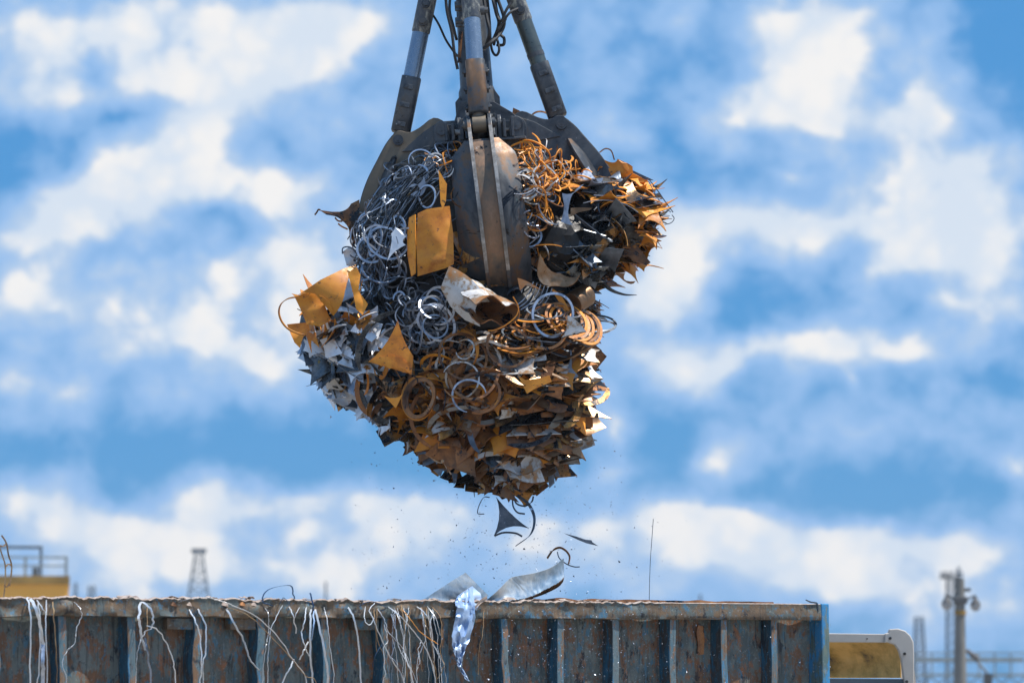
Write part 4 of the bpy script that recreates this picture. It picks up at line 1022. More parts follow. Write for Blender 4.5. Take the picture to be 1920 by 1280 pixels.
scatter([(960,650),(1080,660),(1085,720),(1070,810),(1010,860),(980,800),(960,720)], 34, 'curved_strip', (36, 70), ['steel_oily', 'rust_mixed', 'brown_sheen', 'rust_brown'], 'layer', 'dark curved strip among the layers at the lower right', 'curved strip', 'curved strips at the lower right', 58, ws=(.02, .08), spans=(.8, 1.8))
B4 = [(830,840),(1000,830),(1050,860),(1010,925),(900,915)]
scatter(B4, 34, 'scrap_offcut', (26, 46), ['rust_mixed', 'steel_oily', 'rust_brown', 'rust_brown', 'silver_rust'], 'layer', 'small dark brown offcut at the bottom tip of the load', 'offcut', 'offcuts at the bottom tip', 55, conc=.7)
# rings in the middle
scatter([(815,640),(940,640),(945,760),(850,770),(810,700)], 26, 'scrap_ring', (24, 46), ['rust_brown', 'rust_brown', 'silver_rust', 'rust_orange'], 'flat', 'brown flat ring among the overlapping rings in the middle', 'ring', 'brown rings in the middle', 61, ws=(.016, .026), spans=(3.8, 7.5))
scatter([(930,590),(1010,570),(1120,600),(1125,640),(1000,655),(930,640)], 30, 'scrap_ring', (24, 42), ['rust_orange', 'rust_brown', 'steel_dark', 'silver_rust'], 'stack', 'rusty ring in the layered coil at the middle right', 'ring', 'layered rings at the middle right', 62, ws=(.014, .026), spans=(4, 7.5))
scatter([(700,640),(790,650),(840,620),(860,660),(800,700)], 14, 'scrap_ring', (18, 34), ['steel_grey', 'rust_brown', 'silver_rust'], 'flat', 'curled ring where grey tangle meets the brown scrap', 'ring', 'rings below the grey tangle', 63, ws=(.012, .02), spans=(3, 6.5))

# spiky rusty pieces standing out of the silhouette on the right
rr = random.Random(77)
for k in range(84):
    a = rr.uniform(-.75, 1.2); base = P(1150, 410, rr.uniform(-.25, .3))
    u_ = rr.random()
    x = 1178 + rr.uniform(0, 62) * (1 - abs(a - .2) * .25); y = 330 + 165 * ((a + .75) / 1.95) + rr.uniform(-8, 8)
    if y < 350: x -= 22
    if y > 450: x -= 22
    c = P(x, y, rr.uniform(-.25, .25)); bm = bmesh.new()
    offcut_bm(bm, rr, rr.uniform(.07, .16), rr.choice((3, 4)), .80, 1.3, .004)
    key = rr.choice(['rust_orange', 'rust_orange', 'rust_orange', 'rust_brown']) if x > 1172 else rr.choice(['steel_dark', 'rust_mixed', 'rust_orange'])
    o = fin('scrap_offcut', bm, M[key], None, True, ang=30); o.location = c; o.rotation_mode = 'QUATERNION'
    v = Vector((rr.gauss(.25, .3), rr.gauss(-.25, .35), 1)); o.rotation_quaternion = rot_to(v.normalized(), rr.uniform(0, 6.28))
    tag(o, 'thin spiky rusty offcut sticking out at the right edge of the load', 'offcut', 'spiky offcuts on the right edge'); counts['scrap_offcut'] += 1
# ragged corners along the lower left and lower right silhouettes
def edge_bits(path, n, mats, size, label, group, seed, horiz):
    rr = random.Random(seed)
    for k in range(n):
        t_ = (k + rr.uniform(.1, .9)) / n * (len(path) - 1); i = int(t_); a, b = path[i], path[min(i + 1, len(path) - 1)]
        x = a[0] + (b[0] - a[0]) * (t_ - i) + rr.uniform(-9, 5); y = a[1] + (b[1] - a[1]) * (t_ - i) + rr.uniform(-7, 5)
        bm = bmesh.new(); sheet_bm(bm, rr, rr.uniform(*size) / 250, rr.uniform(*size) / 250 * .8, rr.uniform(-.8, .8), .004, bite=rr.choice((0, 0, .15, .35)), ragged=.03)
        o = fin('scrap_sheet', bm, M[rr.choice(mats)], None, True, ang=30); o.location = P(x, y, rr.uniform(-.3, .25)); o.rotation_mode = 'QUATERNION'
        v = Vector((rr.gauss(horiz[0], .25), rr.gauss(horiz[1], .25), horiz[2])); o.rotation_quaternion = rot_to(v.normalized(), rr.gauss(0, .5))
        tag(o, label, 'metal sheet', group)
edge_bits([(575,645),(600,690),(632,735),(670,758),(705,755)], 26, ['galvanised', 'steel_grey', 'galvanised', 'steel_dark'], (26, 46), 'square grey sheet corner along the underside of the left bulge', 'sheet corners under the left bulge', 81, (-.5, -.9, .5))
edge_bits([(1104,645),(1096,700),(1088,760),(1082,812),(1050,845),(1020,875)], 24, ['rust_mixed', 'rust_brown', 'rust_brown', 'steel_oily'], (34, 50), 'square sheet corner jutting out at the lower right edge', 'sheet corners at the lower right edge', 82, (.15, -.6, .9))
edge_bits([(720,785),(770,830),(820,880),(890,910),(1000,925),(1030,880)], 26, ['rust_mixed', 'steel_oily', 'rust_brown'], (20, 38), 'small dark sheet end hanging along the bottom of the load', 'sheet ends along the bottom', 83, (-.1, -.8, .6))

# long strands sweeping through the left tangle and springy wires
rr = random.Random(9)
for k in range(46):
    x0, y0 = rr.uniform(790, 850), rr.uniform(300, 335); x1, y1 = rr.uniform(665, 730), rr.uniform(400, 520)
    mx, my = (x0 + x1) / 2 + rr.uniform(-25, 10), (y0 + y1) / 2 + rr.uniform(-38, 8)
    pts = []
    for (a, b) in ((x0, y0), (mx, my), (x1, y1), (x1 + rr.uniform(-12, 20), y1 + rr.uniform(10, 60))):
        s = surf(max(a, 668), b, .04 + rr.uniform(0, .08)); pts.append(s[0] if s else P(a, b, -.35 + rr.uniform(-.1, .1)))
    ribbon_thing('steel_strand', pts, .008, M[rr.choice(['steel_dark', 'steel_grey', 'steel_oily'])], 'long dark strand sweeping down through the left tangle', 'strand', 'strands in the left tangle', t=.004, wd=Vector((rr.uniform(-1, 1), -.4, rr.uniform(-1, 1))), k=6)

# --- pieces one can point to
def hero(name, outline, mat, label, cat='offcut', push=.12, Y=None, bend=(0, 0, 0), th=.006, crumple=0, tilt=(0, 0), smooth=True):
    """plate cut to an outline; depth = flat plane (+tilt) bent by a quadratic"""
    cx = sum(p[0] for p in outline) / len(outline); cy = sum(p[1] for p in outline) / len(outline)
    if Y is None:
        s = surf(cx, cy); Y = (s[0].y if s else -.3) - push
    o0 = P(cx, cy, Y); bm = bmesh.new()
    vs = [bm.verts.new((a, b, 0)) for a, b in outline]; f = bm.faces.new(vs)
    bmesh.ops.triangulate(bm, faces=[f])
    for _ in range(4):
        lg = [e for e in bm.edges if e.calc_length() > 9]
        if not lg: break
        bmesh.ops.subdivide_edges(bm, edges=lg, cuts=1)
        bmesh.ops.triangulate(bm, faces=[q for q in bm.faces if len(q.verts) > 3])
    bx, bz, ang = bend; ca, sa = math.cos(R(ang)), math.sin(R(ang))
    for v in bm.verts:
        dx, dz = (v.co.x - cx) / 250, -(v.co.y - cy) / 250
        a = dx * ca + dz * sa; b = -dx * sa + dz * ca
        y = Y + bx * a * a + bz * b * b + tilt[0] * dx + tilt[1] * dz + crumple * noise.noise(Vector((dx * 9, dz * 9, cx)))
        v.co = P(v.co.x, v.co.y, y) - o0
    bmesh.ops.recalc_face_normals(bm, faces=bm.faces[:]); bm.normal_update()
    if sum(f.normal.y * f.calc_area() for f in bm.faces) > 0: bmesh.ops.reverse_faces(bm, faces=bm.faces[:])
    thicken(bm, th)
    o = fin(name, bm, mat, None, smooth, loc=o0, ang=30)
    return tag(o, label, cat)
def cc(pts, k=5):
    """outline with concave or convex sides: entries (x,y) corners, (x,y,'c') curve control after a corner"""
    out = []; n = len(pts); i = 0
    while i < n:
        a = pts[i]
        nx_ = pts[(i + 1) % n]
        if len(nx_) == 3:
            b = pts[(i + 2) % n]; nx_ = (2 * nx_[0] - (a[0] + b[0]) / 2, 2 * nx_[1] - (a[1] + b[1]) / 2)
            for j in range(k):
                t_ = j / k; out.append(((1-t_)**2*a[0] + 2*t_*(1-t_)*nx_[0] + t_*t_*b[0], (1-t_)**2*a[1] + 2*t_*(1-t_)*nx_[1] + t_*t_*b[1]))
            i += 2
        else: out.append((a[0], a[1])); i += 1
    return out
RO, RB, GV, SGm = M['rust_orange'], M['rust_brown'], M['galvanised'], M['steel_grey']
hero('bent_plate', [(783,400),(800,392),(843,386),(850,440),(851,495),(835,503),(783,518),(781,460)], RO, 'large bright orange bent plate against the left side of the middle tine', 'metal plate', Y=-.92, bend=(1.5, .25, 12), th=.012, crumple=.018)
hero('bent_plate', [(778,402),(767,408),(763,440),(764,480),(771,518),(778,512),(779,460)], RO, 'narrow orange plate edge left of the large bright orange plate', 'metal plate', Y=-.86, tilt=(-.9, 0), th=.010)
hero('scrap_offcut', [(822,318),(832,335),(838,345),(836,378),(830,392),(826,380),(824,345)], RO, 'tall narrow orange blade above the large orange plate', Y=-.9, th=.006)
hero('scrap_offcut', cc([(738,404),(744,430,'c'),(762,443),(755,452,'c'),(761,459),(740,472,'c'),(726,490),(734,455,'c'),(733,438),(741,425,'c')]), GV, 'white pointed offcut between the grey rings and orange plate', Y=-.86)
hero('scrap_offcut', cc([(795,330),(785,345,'c'),(765,352),(780,345,'c'),(790,362),(782,358,'c'),(770,365),(788,368,'c'),(800,350)]), SGm, 'blue-grey offcut in the hollow above the orange plate', Y=-.75)
hero('scrap_offcut', cc([(1095,345),(1076,360,'c'),(1067,385),(1067,410,'c'),(1082,428),(1055,440,'c'),(1034,450),(1055,405,'c'),(1055,370),(1054,362),(1075,362,'c')]), SGm, 'smooth blue-grey waisted offcut on the dark right side', Y=-.62, bend=(.6, 0, 0))
hero('scrap_offcut', [(1070,390),(1090,389),(1111,390),(1105,394),(1085,398),(1070,406)], M['brown_sheen'], 'small pale finger of steel beside the waisted offcut', Y=-.6)
# left orange sheet, folded and split
hero('bent_plate', cc([(555,556),(600,525),(645,503),(668,496),(655,515),(647,545),(640,570,'c'),(625,592),(612,560,'c'),(570,548)]), RO, 'big orange tapering sheet sticking out at the upper left bulge', 'metal plate', Y=-.80, bend=(0, 2.2, -30), th=.008)
hero('bent_plate', cc([(553,558),(590,548,'c'),(612,580),(620,600),(600,612),(585,600),(575,608),(566,585)]), RO, 'darker orange flap folded beneath the big tapering sheet', 'metal plate', Y=-.72, bend=(2, 0, 20), crumple=.03)
hero('bent_plate', cc([(538,608),(578,604),(580,618),(568,632),(562,652),(552,642)]), RO, 'orange flap with a notch at the leftmost edge of the load', 'metal plate', Y=-.68, crumple=.03)
hero('bent_plate', [(652,512),(668,500),(676,515),(672,545),(690,570),(680,590),(668,580),(662,550)], RO, 'curled orange tongue right of the big tapering sheet', 'metal plate', Y=-.84, bend=(3, 0, 0), crumple=.03)
ribbon_thing('scrap_hoop', [P(x, y, -.78) for x, y in ((560,556),(540,560),(527,570),(523,585),(528,602),(540,616),(556,624),(570,628))], .020, RO, 'orange hoop looping out at the leftmost side of the load', 'hoop', t=.006, wd=Vector((.6, -1, .3)), k=8)
# orange star
hero('scrap_offcut', cc([(746,600),(757,635,'c'),(775,668),(772,702),(745,668,'c'),(690,678),(722,646,'c')]), RO, 'bright orange three-pointed star plate at the left of the lower load', Y=-1.08, bend=(.4, 0, 0))
hero('scrap_offcut', cc([(700,690),(715,712,'c'),(740,715),(760,705),(752,730,'c'),(742,765),(728,740,'c'),(706,722)]), M['rust_mixed'], 'dark bent offcut below the orange star plate', Y=-.88, crumple=.08)
hero('scrap_offcut', cc([(720,742),(745,745,'c'),(758,730),(752,745,'c'),(742,765)]), RO, 'orange pointed tip hanging under the dark bent offcut', Y=-.93)
# curled silver and rust sheet in the centre
hero('curled_sheet', cc([(842,498),(826,540),(845,575),(872,600),(900,612),(892,575,'c'),(918,565),(905,548),(880,520,'c')]), M['silver_rust'], 'broad silver and rust sheet curled under the tip of the middle tine', 'metal sheet', Y=-1.12, bend=(1.6, 0, 50), th=.010)
bm = bmesh.new(); n = 34
ax = Vector((-.50, .62, .42)).normalized(); ea = ax.cross(Vector((0, 0, 1))).normalized(); eb = ea.cross(ax).normalized(); g_ = []
for j in range(9):
    f_ = j / 8; row = []
    for k in range(n + 1):
        a = -2.5 + 5.0 * k / n; r_ = (.165 + .035 * (1 - f_) ** 3) * (1 + .10 * math.cos(2 * a + 1)) * (1 - .10 * k / n)
        if j == 0: r_ *= 1 + .05 * noise.noise(Vector((k * .35, 1, 1)))
        row.append(bm.verts.new(ax * (.42 * f_) + ea * (r_ * 1.22 * math.cos(a)) + eb * (r_ * .56 * math.sin(a)) + Vector((0, 0, .05 * noise.noise(Vector((k * .22, j * .5, 4)))))))
    g_.append(row)
for j in range(8):
    for k in range(n): bm.faces.new((g_[j][k], g_[j+1][k], g_[j+1][k+1], g_[j][k+1]))
nf = len(bm.faces); thicken(bm, .009)
bm.faces.ensure_lookup_table()
for q, f in enumerate(bm.faces): f.material_index = 0 if q < nf else 1
bm.faces.ensure_lookup_table(); 
tag(fin('rolled_sheet', bm, [M['silver_rust'], M['rust_brown']], None, True, loc=P(926, 584, -1.16)), 'open roll of rusty sheet with orange inside under the middle tine', 'metal roll')
ribbon_thing('scrap_hoop', [P(x, y, -1.1) for x, y in ((962,556),(972,575),(968,592),(950,608),(930,618),(915,620))], .010, RO, 'thin orange hoop edge right of the brown roll', 'hoop', t=.008, wd=Vector((0, 1, 0)))
# brown bowl on the right, orange tube end, dark disc
hero('curled_sheet', cc([(1013,476),(1030,505,'c'),(1050,512),(1070,520,'c'),(1086,516),(1070,535,'c'),(1045,536),(1015,530,'c'),(1008,500)]), M['brown_sheen'], 'smooth brown crescent-shaped bowl right of the tine tip', 'metal sheet', Y=-.78, bend=(-2.2, -3, 40), th=.008)
bm = bmesh.new(); rr = random.Random(8)
d_ = Vector((-.45, -.55, -.35)).normalized(); c_ = P(1085, 562, -.62)
tube(bm, [Vector((0, 0, 0)) - d_ * .10, d_ * .09], .085, 28)
tag(fin('pipe_offcut', bm, M['brown_sheen'], None, True, loc=c_, bevel=.004), 'short fat rusty tube end at the right above the ring coil', 'tube')
hero('scrap_offcut', cc([(1033,541),(1050,552,'c'),(1066,578),(1068,583),(1055,575,'c')]), RO, 'thin orange sliver pointing at the short fat tube', Y=-.75)
hero('scrap_offcut', cc([(970,521),(990,528,'c'),(1018,545),(1005,540,'c'),(985,535),(975,545)]), RB, 'thin brown twig-like offcut beside the tine tip', Y=-.9)
# waterfall of thin hoops under tine
for k in range(6):
    ribbon_thing('scrap_hoop', [P(x + k * 7, y + k * 2.5, -.86 + .02 * k) for x, y in ((1000,528),(992,548),(978,565),(962,576))], .008, SGm, 'thin grey arc in the nested set right of the tine tip', 'hoop', 'nested grey arcs', t=.005, wd=Vector((.4, -1, .4)))
# distinct rings: (px,py,radius px, squash tilt, mat, label)
def big_ring(px, py, r, nrm, mat, label, w=.018, th=.008, span=6.28, Y=None, seed=0, wob=.05, name='scrap_ring', helix=.06):
    rr = random.Random(seed or int(px)); bm = bmesh.new(); ring_bm(bm, rr, r / 250, w, span, th, wob=wob, helix=helix)
    o = fin(name, bm, mat, None, True, ang=40)
    if Y is None: s = surf(px, py, .12); Y = s[0].y if s else -.4
    o.location = P(px, py, Y); o.rotation_mode = 'QUATERNION'; o.rotation_quaternion = rot_to(Vector(nrm).normalized(), 0)
    return tag(o, label, 'ring')
big_ring(698, 467, 26, (0, -1, .1), SGm, 'pale double ring standing out at the far left of the grey tangle', .016)
big_ring(715, 505, 34, (.1, -1, .8), SGm, 'wide grey hoop drooping under the pale double ring', .016)
big_ring(801, 368, 20, (-.7, -1, 0), SGm, 'grey ring in the dark hollow above the orange plate', .012, Y=-.8)
big_ring(816, 612, 22, (.1, -1, .1), SGm, 'pale ring just below the lower end of the grey tangle', .012)
big_ring(1036, 590, 40, (.35, -1, .1), M['steel_grey'], 'large smooth grey ring at the middle right', .018, .014, Y=-.86)
big_ring(1024, 612, 42, (-.1, -1, .25), RB, 'large brown ring leaning below the smooth grey ring', .02, .01, Y=-.84)
for k in range(6):
    big_ring(1058 + k * 8, 598 + k * 3, 34, (.5, -1, .55), RO if k % 2 else RB, 'orange ring in the fanned coil at the middle right', .022, .008, Y=-.80 + .012 * k, seed=90 + k)['group'] = 'fanned coil rings'
hero('scrap_offcut', cc([(1064,590),(1080,600,'c'),(1100,622),(1080,620),(1052,634),(1062,620)]), M['silver_rust'], 'triangular offcut of orange and white lying in the fanned coil', Y=-.92)
big_ring(952, 650, 38, (.25, -1, .15), RB, 'brown ring left of the fanned coil', .018, .012, Y=-.95)
for k in range(5):
    big_ring(958 + k * 5, 636 + k * 3.5, 40, (.15, -1, 1.7), (RB, M['rust_mixed'], RO)[k % 3], 'flat-lying brown ring in the layered nest beside the fanned coil', .024, .006, Y=-.84 + .01 * k, seed=50 + k)['group'] = 'layered nest rings'
big_ring(888, 700, 48, (.0, -1, .35), RB, 'widest brown ring hanging in the middle of the load', .02, .01, Y=-.98)
big_ring(868, 668, 44, (.2, -1, .3), RB, 'brown ring above the widest brown ring', .018, .01, Y=-.96)
big_ring(900, 735, 36, (-.1, -1, .1), RB, 'lower brown ring overlapping the widest one', .02, .01, Y=-1.0)
big_ring(880, 742, 30, (0, -1, .0), SGm, 'pale grey open ring hanging lowest among the middle rings', .014, span=4.6, Y=-1.03)
big_ring(863, 712, 34, (.3, -1, .1), M['silver_rust'], 'silvery rust-flecked ring at the left of the middle rings', .012, span=5.4, Y=-1.02)
big_ring(872, 655, 18, (-.3, -1, .2), M['silver_rust'], 'small bent ring above the middle rings', .012, span=5.2, Y=-1.0)
for k in range(3):
    o = big_ring(784 + k * 2, 746, 38 - k * 3, (-.75, -1, .1), RB if k else RO, 'upright oval ring nested with two others on the lower left slope', .026, .008, Y=-.86 - .02 * k, seed=70 + k); o['group'] = 'oval nested rings'
hero('scrap_offcut', cc([(972,705),(985,712),(1015,708),(1030,703),(1035,715),(1000,730),(988,738)]), RO, 'bright orange folded offcut in the dark lower right', Y=-1.0, th=.008)
hero('scrap_offcut', cc([(1072,690),(1072,665,'c'),(1070,655),(1060,700,'c'),(1028,720),(1050,725),(1085,705)]), M['steel_dark'], 'dark glossy three-pointed offcut right of the orange folded one', Y=-.8)
hero('scrap_sheet', [(1110,640),(1138,668),(1115,697),(1100,720),(1096,690),(1106,665)], RB, 'dark square corner of plate at the right edge below the fanned coil', 'metal sheet', Y=-.2, crumple=.02)
hero('scrap_offcut', cc([(1112,698),(1125,712,'c'),(1141,728),(1122,722,'c'),(1102,720)]), M['steel_dark'], 'pointed dark tail jutting right under the square corner', Y=-.15)
hero('scrap_sheet', [(1060,752),(1100,735),(1113,768),(1085,775),(1050,785)], M['silver_rust'], 'sunlit pale and rust plate corner at the lower right edge', 'metal sheet', Y=-.4, crumple=.02)
hero('scrap_sheet', [(1095,770),(1110,768),(1112,800),(1098,805)], RB, 'brown tab hanging under the pale plate corner at lower right', 'metal sheet', Y=-.38, crumple=.02)
hero('scrap_sheet', [(1050,842),(1095,820),(1093,800),(1104,798),(1116,834),(1080,847),(1052,852)], M['silver_rust'], 'lowest square plate jutting out at the lower right', 'metal sheet', Y=-.35, crumple=.02)
hero('scrap_offcut', cc([(955,892),(985,890,'c'),(1012,876),(1022,902),(1000,905,'c'),(985,902)]), M['silver_rust'], 'pale rusty fan-shaped offcut near the bottom tip', Y=-.6)
hero('scrap_sheet', [(1022,852),(1035,850),(1040,905),(1030,915),(1026,880)], M['steel_dark'], 'long dark strip hanging at the right of the bottom tip', 'metal sheet', Y=-.3)
hero('scrap_offcut', [(1040,860),(1044,875),(1050,893),(1040,893)], M['steel_dark'], 'small dark tooth hanging below the lower right corner', Y=-.3)
hero('scrap_offcut', [(1056,868),(1062,862),(1066,880),(1058,880)], M['rust_brown'], 'small brown tooth hanging right of the dark tooth', Y=-.3)
hero('scrap_offcut', [(812,880),(832,878),(826,893)], M['steel_dark'], 'small dark flap hanging at the lower left of the load', Y=-.4)
hero('scrap_offcut', [(846,885),(858,888),(856,902),(851,908)], M['steel_dark'], 'small dark drip-shaped flap right of the lower left flap', Y=-.4)
hero('scrap_offcut', cc([(697,768),(702,780,'c'),(706,792),(697,797)]), M['steel_grey'], 'tiny grey offcut dangling under the left bulge', Y=-.3)
# curved tail strip low on the right lobe
ribbon_thing('tail_strip', [P(x, y, -.3) for x, y in ((1118,510),(1126,525),(1145,543),(1170,552),(1194,553))], [.05 - .047 * i / 28 for i in range(29)], M['steel_dark'], 'dark curved strip trailing off to the right below the dark sheets', 'metal strip', t=.006, wd=Vector((.2, -.4, 1)), k=7)
ribbon_thing('steel_strand', [P(x, y, -.3) for x, y in ((1218,338),(1235,360),(1250,382),(1262,398))], .007, M['steel_dark'], 'upper dark springy wire arching over the right edge of the load', 'strand', t=.005, k=7)
ribbon_thing('steel_strand', [P(x, y, -.3) for x, y in ((1216,340),(1230,366),(1245,388),(1258,398))], .006, M['steel_dark'], 'lower dark springy wire arching over the right edge of the load', 'strand', t=.005, k=7)
ribbon_thing('steel_strand', [P(x, y, -.3) for x, y in ((1246,421),(1258,418),(1264,410),(1260,403))], .006, M['steel_dark'], 'small dark hook of wire at the rightmost point of the load', 'strand', t=.005, k=7)
ribbon_thing('steel_strand', [P(x, y, -.1) for x, y in ((1124,286),(1135,279),(1146,283),(1152,300))], .010, RB, 'brown curl standing up at the top right corner of the load', 'strand', t=.006, k=7)
hero('scrap_offcut', cc([(1133,300),(1150,305,'c'),(1158,298),(1165,305),(1172,318,'c'),(1180,322),(1180,308),(1186,312),(1187,325),(1218,341),(1190,343,'c'),(1168,345),(1155,350)]), RO, 'jagged orange star plate at the top right of the load', Y=-.1, crumple=.05)
hero('scrap_offcut', [(1183,318),(1200,326),(1226,338),(1210,338),(1190,330)], M['steel_dark'], 'dark pointed strip behind the jagged orange star plate', Y=.05)
hero('scrap_offcut', cc([(1155,460),(1190,455),(1220,492),(1212,498),(1190,490,'c'),(1170,492)]), RB, 'brown pointed offcut below the spiky right edge', Y=-.2)
hero('scrap_offcut', cc([(1150,512),(1172,512),(1172,525,'c'),(1192,527),(1180,532,'c'),(1160,518)]), RB, 'brown claw-shaped offcut at the lower right of the dark sheets', Y=-.25)
# wing on the left
w_ = hero('torn_plate', cc([(600,394),(622,397),(637,397),(650,392,'c'),(658,382),(674,374),(674,455),(664,458),(655,440),(652,425,'c'),(640,413),(630,406,'c'),(612,402)]), RB, 'torn brown plate like a wing sticking out to the left of the load', 'metal plate', Y=-.2, bend=(0, 1.5, 0), crumple=.03)
for pts in (((601,394),(597,393),(594,398),(590,403)), ((628,408),(634,414),(642,415)), ((634,419),(640,424),(652,430))):
    sp = smooth_path([P(x, y, -.2) - w_.location for x, y in pts], 4); bm = bmesh.new(); ribbon(bm, sp, .012, .004, Vector((0, -.4, 1))); fin('torn_curl', bm, RB, w_)
hero('scrap_offcut', [(643,472),(655,462),(668,470),(668,500),(650,498)], GV, 'whitish crumpled piece at the left between wing plate and orange sheet', Y=-.3, crumple=.05)
ribbon_thing('steel_strand', [P(x, y, -.32) for x, y in ((642,476),(643,465),(655,463),(668,470))], .010, M['steel_dark'], 'dark curl at the left edge under the torn wing plate', 'strand', k=6)
# small bits behind on top
hero('scrap_offcut', [(962,202),(975,208),(978,216),(960,216)], RB, 'small rusty corner showing above the right arm of the grab', Y=.35)
big_ring(1015, 226, 20, (0, -1, .4), RB, 'rusty ring edge showing behind the right ram foot', .012, Y=.3)
# --- falling pieces
hero('falling_offcut', cc([(930,931),(961,965,'c'),(992,990),(956,987,'c'),(926,1004),(936,966,'c')]), M['steel_dark'], 'dark three-pointed plate falling just below the load', Y=-.3, bend=(.8, 0, 0))
fall = [
 (((970,928),(992,946),(1002,972),(995,1001),(967,1023)), .024, 'steel_dark', 'long wide curved strip falling right of the three-pointed plate'),
 (((963,927),(968,943),(984,948),(997,940),(1000,930)), .012, 'steel_dark', 'dark half ring dropping out of the bottom tip of the load'),
 (((961,930),(962,948),(970,960),(984,963)), .012, 'steel_dark', 'thin dark curl between the half ring and the three-pointed plate'),
 (((927,1004),(944,998),(966,999),(979,1005)), .014, 'steel_dark', 'flat dark arc under the falling three-pointed plate'),
 (((918,932),(907,932),(898,948),(896,962),(908,963)), .007, 'steel_dark', 'small dark hook falling left of the three-pointed plate'),
 (((1026,1046),(1036,1032),(1049,1026),(1061,1032),(1068,1043),(1066,1057)), .016, 'rust_brown', 'rusty half ring falling just above the curved sheet'),
 (((1045,1034),(1049,1046),(1063,1057),(1077,1062),(1087,1062)), .008, 'steel_dark', 'dark twisted strip hanging through the rusty half ring'),
]
for pts, w__, mk, lb in fall:
    ribbon_thing('falling_curl', [P(x, y, -.3 - .03 * i) for i, (x, y) in enumerate(pts)], w__, M[mk], lb, 'curl', 'pieces falling from the load', t=.004, wd=Vector((.6, -.5, .5)), k=6)
hero('falling_offcut', [(1057,999),(1080,1005),(1098,1011),(1109,1012),(1111,1016),(1122,1023),(1100,1018),(1085,1012)], M['steel_dark'], 'thin dark sliver falling to the right of the others', Y=-.3)
hero('falling_offcut', [(749,820),(756,819),(760,822),(752,822)], M['steel_dark'], 'tiny dark chip falling left of the load', Y=-.3)
# fine chips in the air: nobody could count them
bm = bmesh.new(); rr = random.Random(4)
def chip(c, s):
    v = [bm.verts.new(c + Vector((rr.gauss(0, s), rr.gauss(0, s), rr.gauss(0, s)))) for _ in range(4)]
    for a in ((0,1,2),(0,2,3),(0,3,1),(1,3,2)): bm.faces.new([v[i] for i in a])
for k in range(1400):
    x = rr.gauss(990, 95); y = 800 + 340 * rr.random() ** .8
    if k % 6 == 0: x = rr.gauss(740, 50); y = rr.uniform(770, 1110)
    if k % 9 == 0: x = rr.uniform(640, 1300)
    if x > 1110 and y < 850 and rr.random() < .6: continue
    chip(P(x, y, rr.uniform(-.7, .5)), rr.choice((.0018, .0025, .0035, .005)) * rr.uniform(.6, 1.2))
for k in range(900):
    x = rr.gauss(1090, 120) if k % 4 else rr.uniform(780, 1560); y = rr.uniform(1140, 1290)
    chip(wall_pt(x, y, rr.uniform(.05, .5)), rr.choice((.0018, .003, .004)) * rr.uniform(.7, 1.2))
tag(fin('falling_chips', bm, M['strap_white'] if False else M['steel_grey'], None), 'cloud of tiny metal chips falling from the load', 'metal chips', kind='stuff')

# ------------------------------------------------------------------ far things
def at(px, py, dist): return P(px, py, CAM.y + dist)
# yellow building at the left
b0 = at(129, 1100, 120); zt = at(0, 1078, 120).z
yb = empty('yellow_building', (b0.x, b0.y, 0), 'blurred yellow flat-roofed building with roof railings at far left', 'building', rot=(0, 0, R(7.4)))
def part(name, mat, parent, fn, **k):
    bm = bmesh.new(); fn(bm); return fin(name, bm, mat, parent, **k)
part('wall', M['yellow_wall'], yb, lambda b: box(b, -21, 0, 0, 9, 0, zt - .32))
part('cornice', M['yellow_dirty'], yb, lambda b: box(b, -21.05, .03, -.06, 9.06, zt - .32, zt - .02))
ry0 = .3
def rail_fn(b):
    z1 = at(0, 1042, 120).z
    box(b, -21, -.05, ry0, ry0 + .07, z1 - .07, z1); zm = (z1 + zt) / 2; box(b, -21, -.05, ry0, ry0 + .06, zm - .03, zm + .03)
    x = -.1
    while x > -21: box(b, x - .05, x + .05, ry0 - .01, ry0 + .08, zt - .02, z1 + .01); x -= 1.4
part('roof_railing', M['pale_rail'], yb, rail_fn)
def rail2(b):
    z1 = at(0, 1018, 120).z; xr = at(94, 1018, 122).x - yb.location.x
    box(b, -21, xr, 2.3, 2.4, z1 - .1, z1); box(b, xr - .1, xr, 2.29, 2.41, zt - .02, z1 - .1); box(b, xr - .35, xr - .12, 2.28, 2.42, zt - .02, zt + .35)
    for q in range(1, 4): box(b, xr - q * 3.4 - .05, xr - q * 3.4 + .05, 2.31, 2.39, zt - .02, z1 - .1)
part('upper_railing', M['tower_steel'], yb, rail2)
# lattice towers
def lattice(name, px, top_py, dist, w_top, w_bot, label, cat='tower', arms=0, parts=True):
    q = at(px, top_py, dist); h = q.z; t_ = empty(name, (q.x, q.y, 0), label, cat)
    bm = bmesh.new(); n = 14; bt = .02 + dist * .00010
    def bar(a, b, r_): tube(bm, [a, b], r_, 4, caps=True)
    lev = []
    for k in range(n + 1):
        f = (k / n) ** .8; w = w_bot + (w_top - w_bot) * f; lev.append([Vector((sx_ * w / 2, sy_ * w / 2, h * f)) for sx_, sy_ in ((-1,-1),(1,-1),(1,1),(-1,1))])
    for a, b in zip(lev, lev[1:]):
        for k in range(4): bar(a[k], b[k], bt)
    fin('leg_frame', bm, M['tower_steel'], t_)
    bm = bmesh.new()
    for a, b in zip(lev, lev[1:]):
        for k in range(4): bar(a[k], b[(k+1) % 4], bt * .5); bar(a[(k+1) % 4], b[k], bt * .5); bar(b[k], b[(k+1) % 4], bt * .5)
    fin('bracing', bm, M['tower_steel'], t_)
    if arms:
        bm = bmesh.new(); box(bm, -arms, arms, -.4, .4, h, h + .5); fin('head_platform', bm, M['tower_steel'], t_)
    return t_
lattice('lattice_tower', 373, 1036, 420, .9, 6.2, 'tall blurred lattice tower rising behind the left of the container', arms=.9)
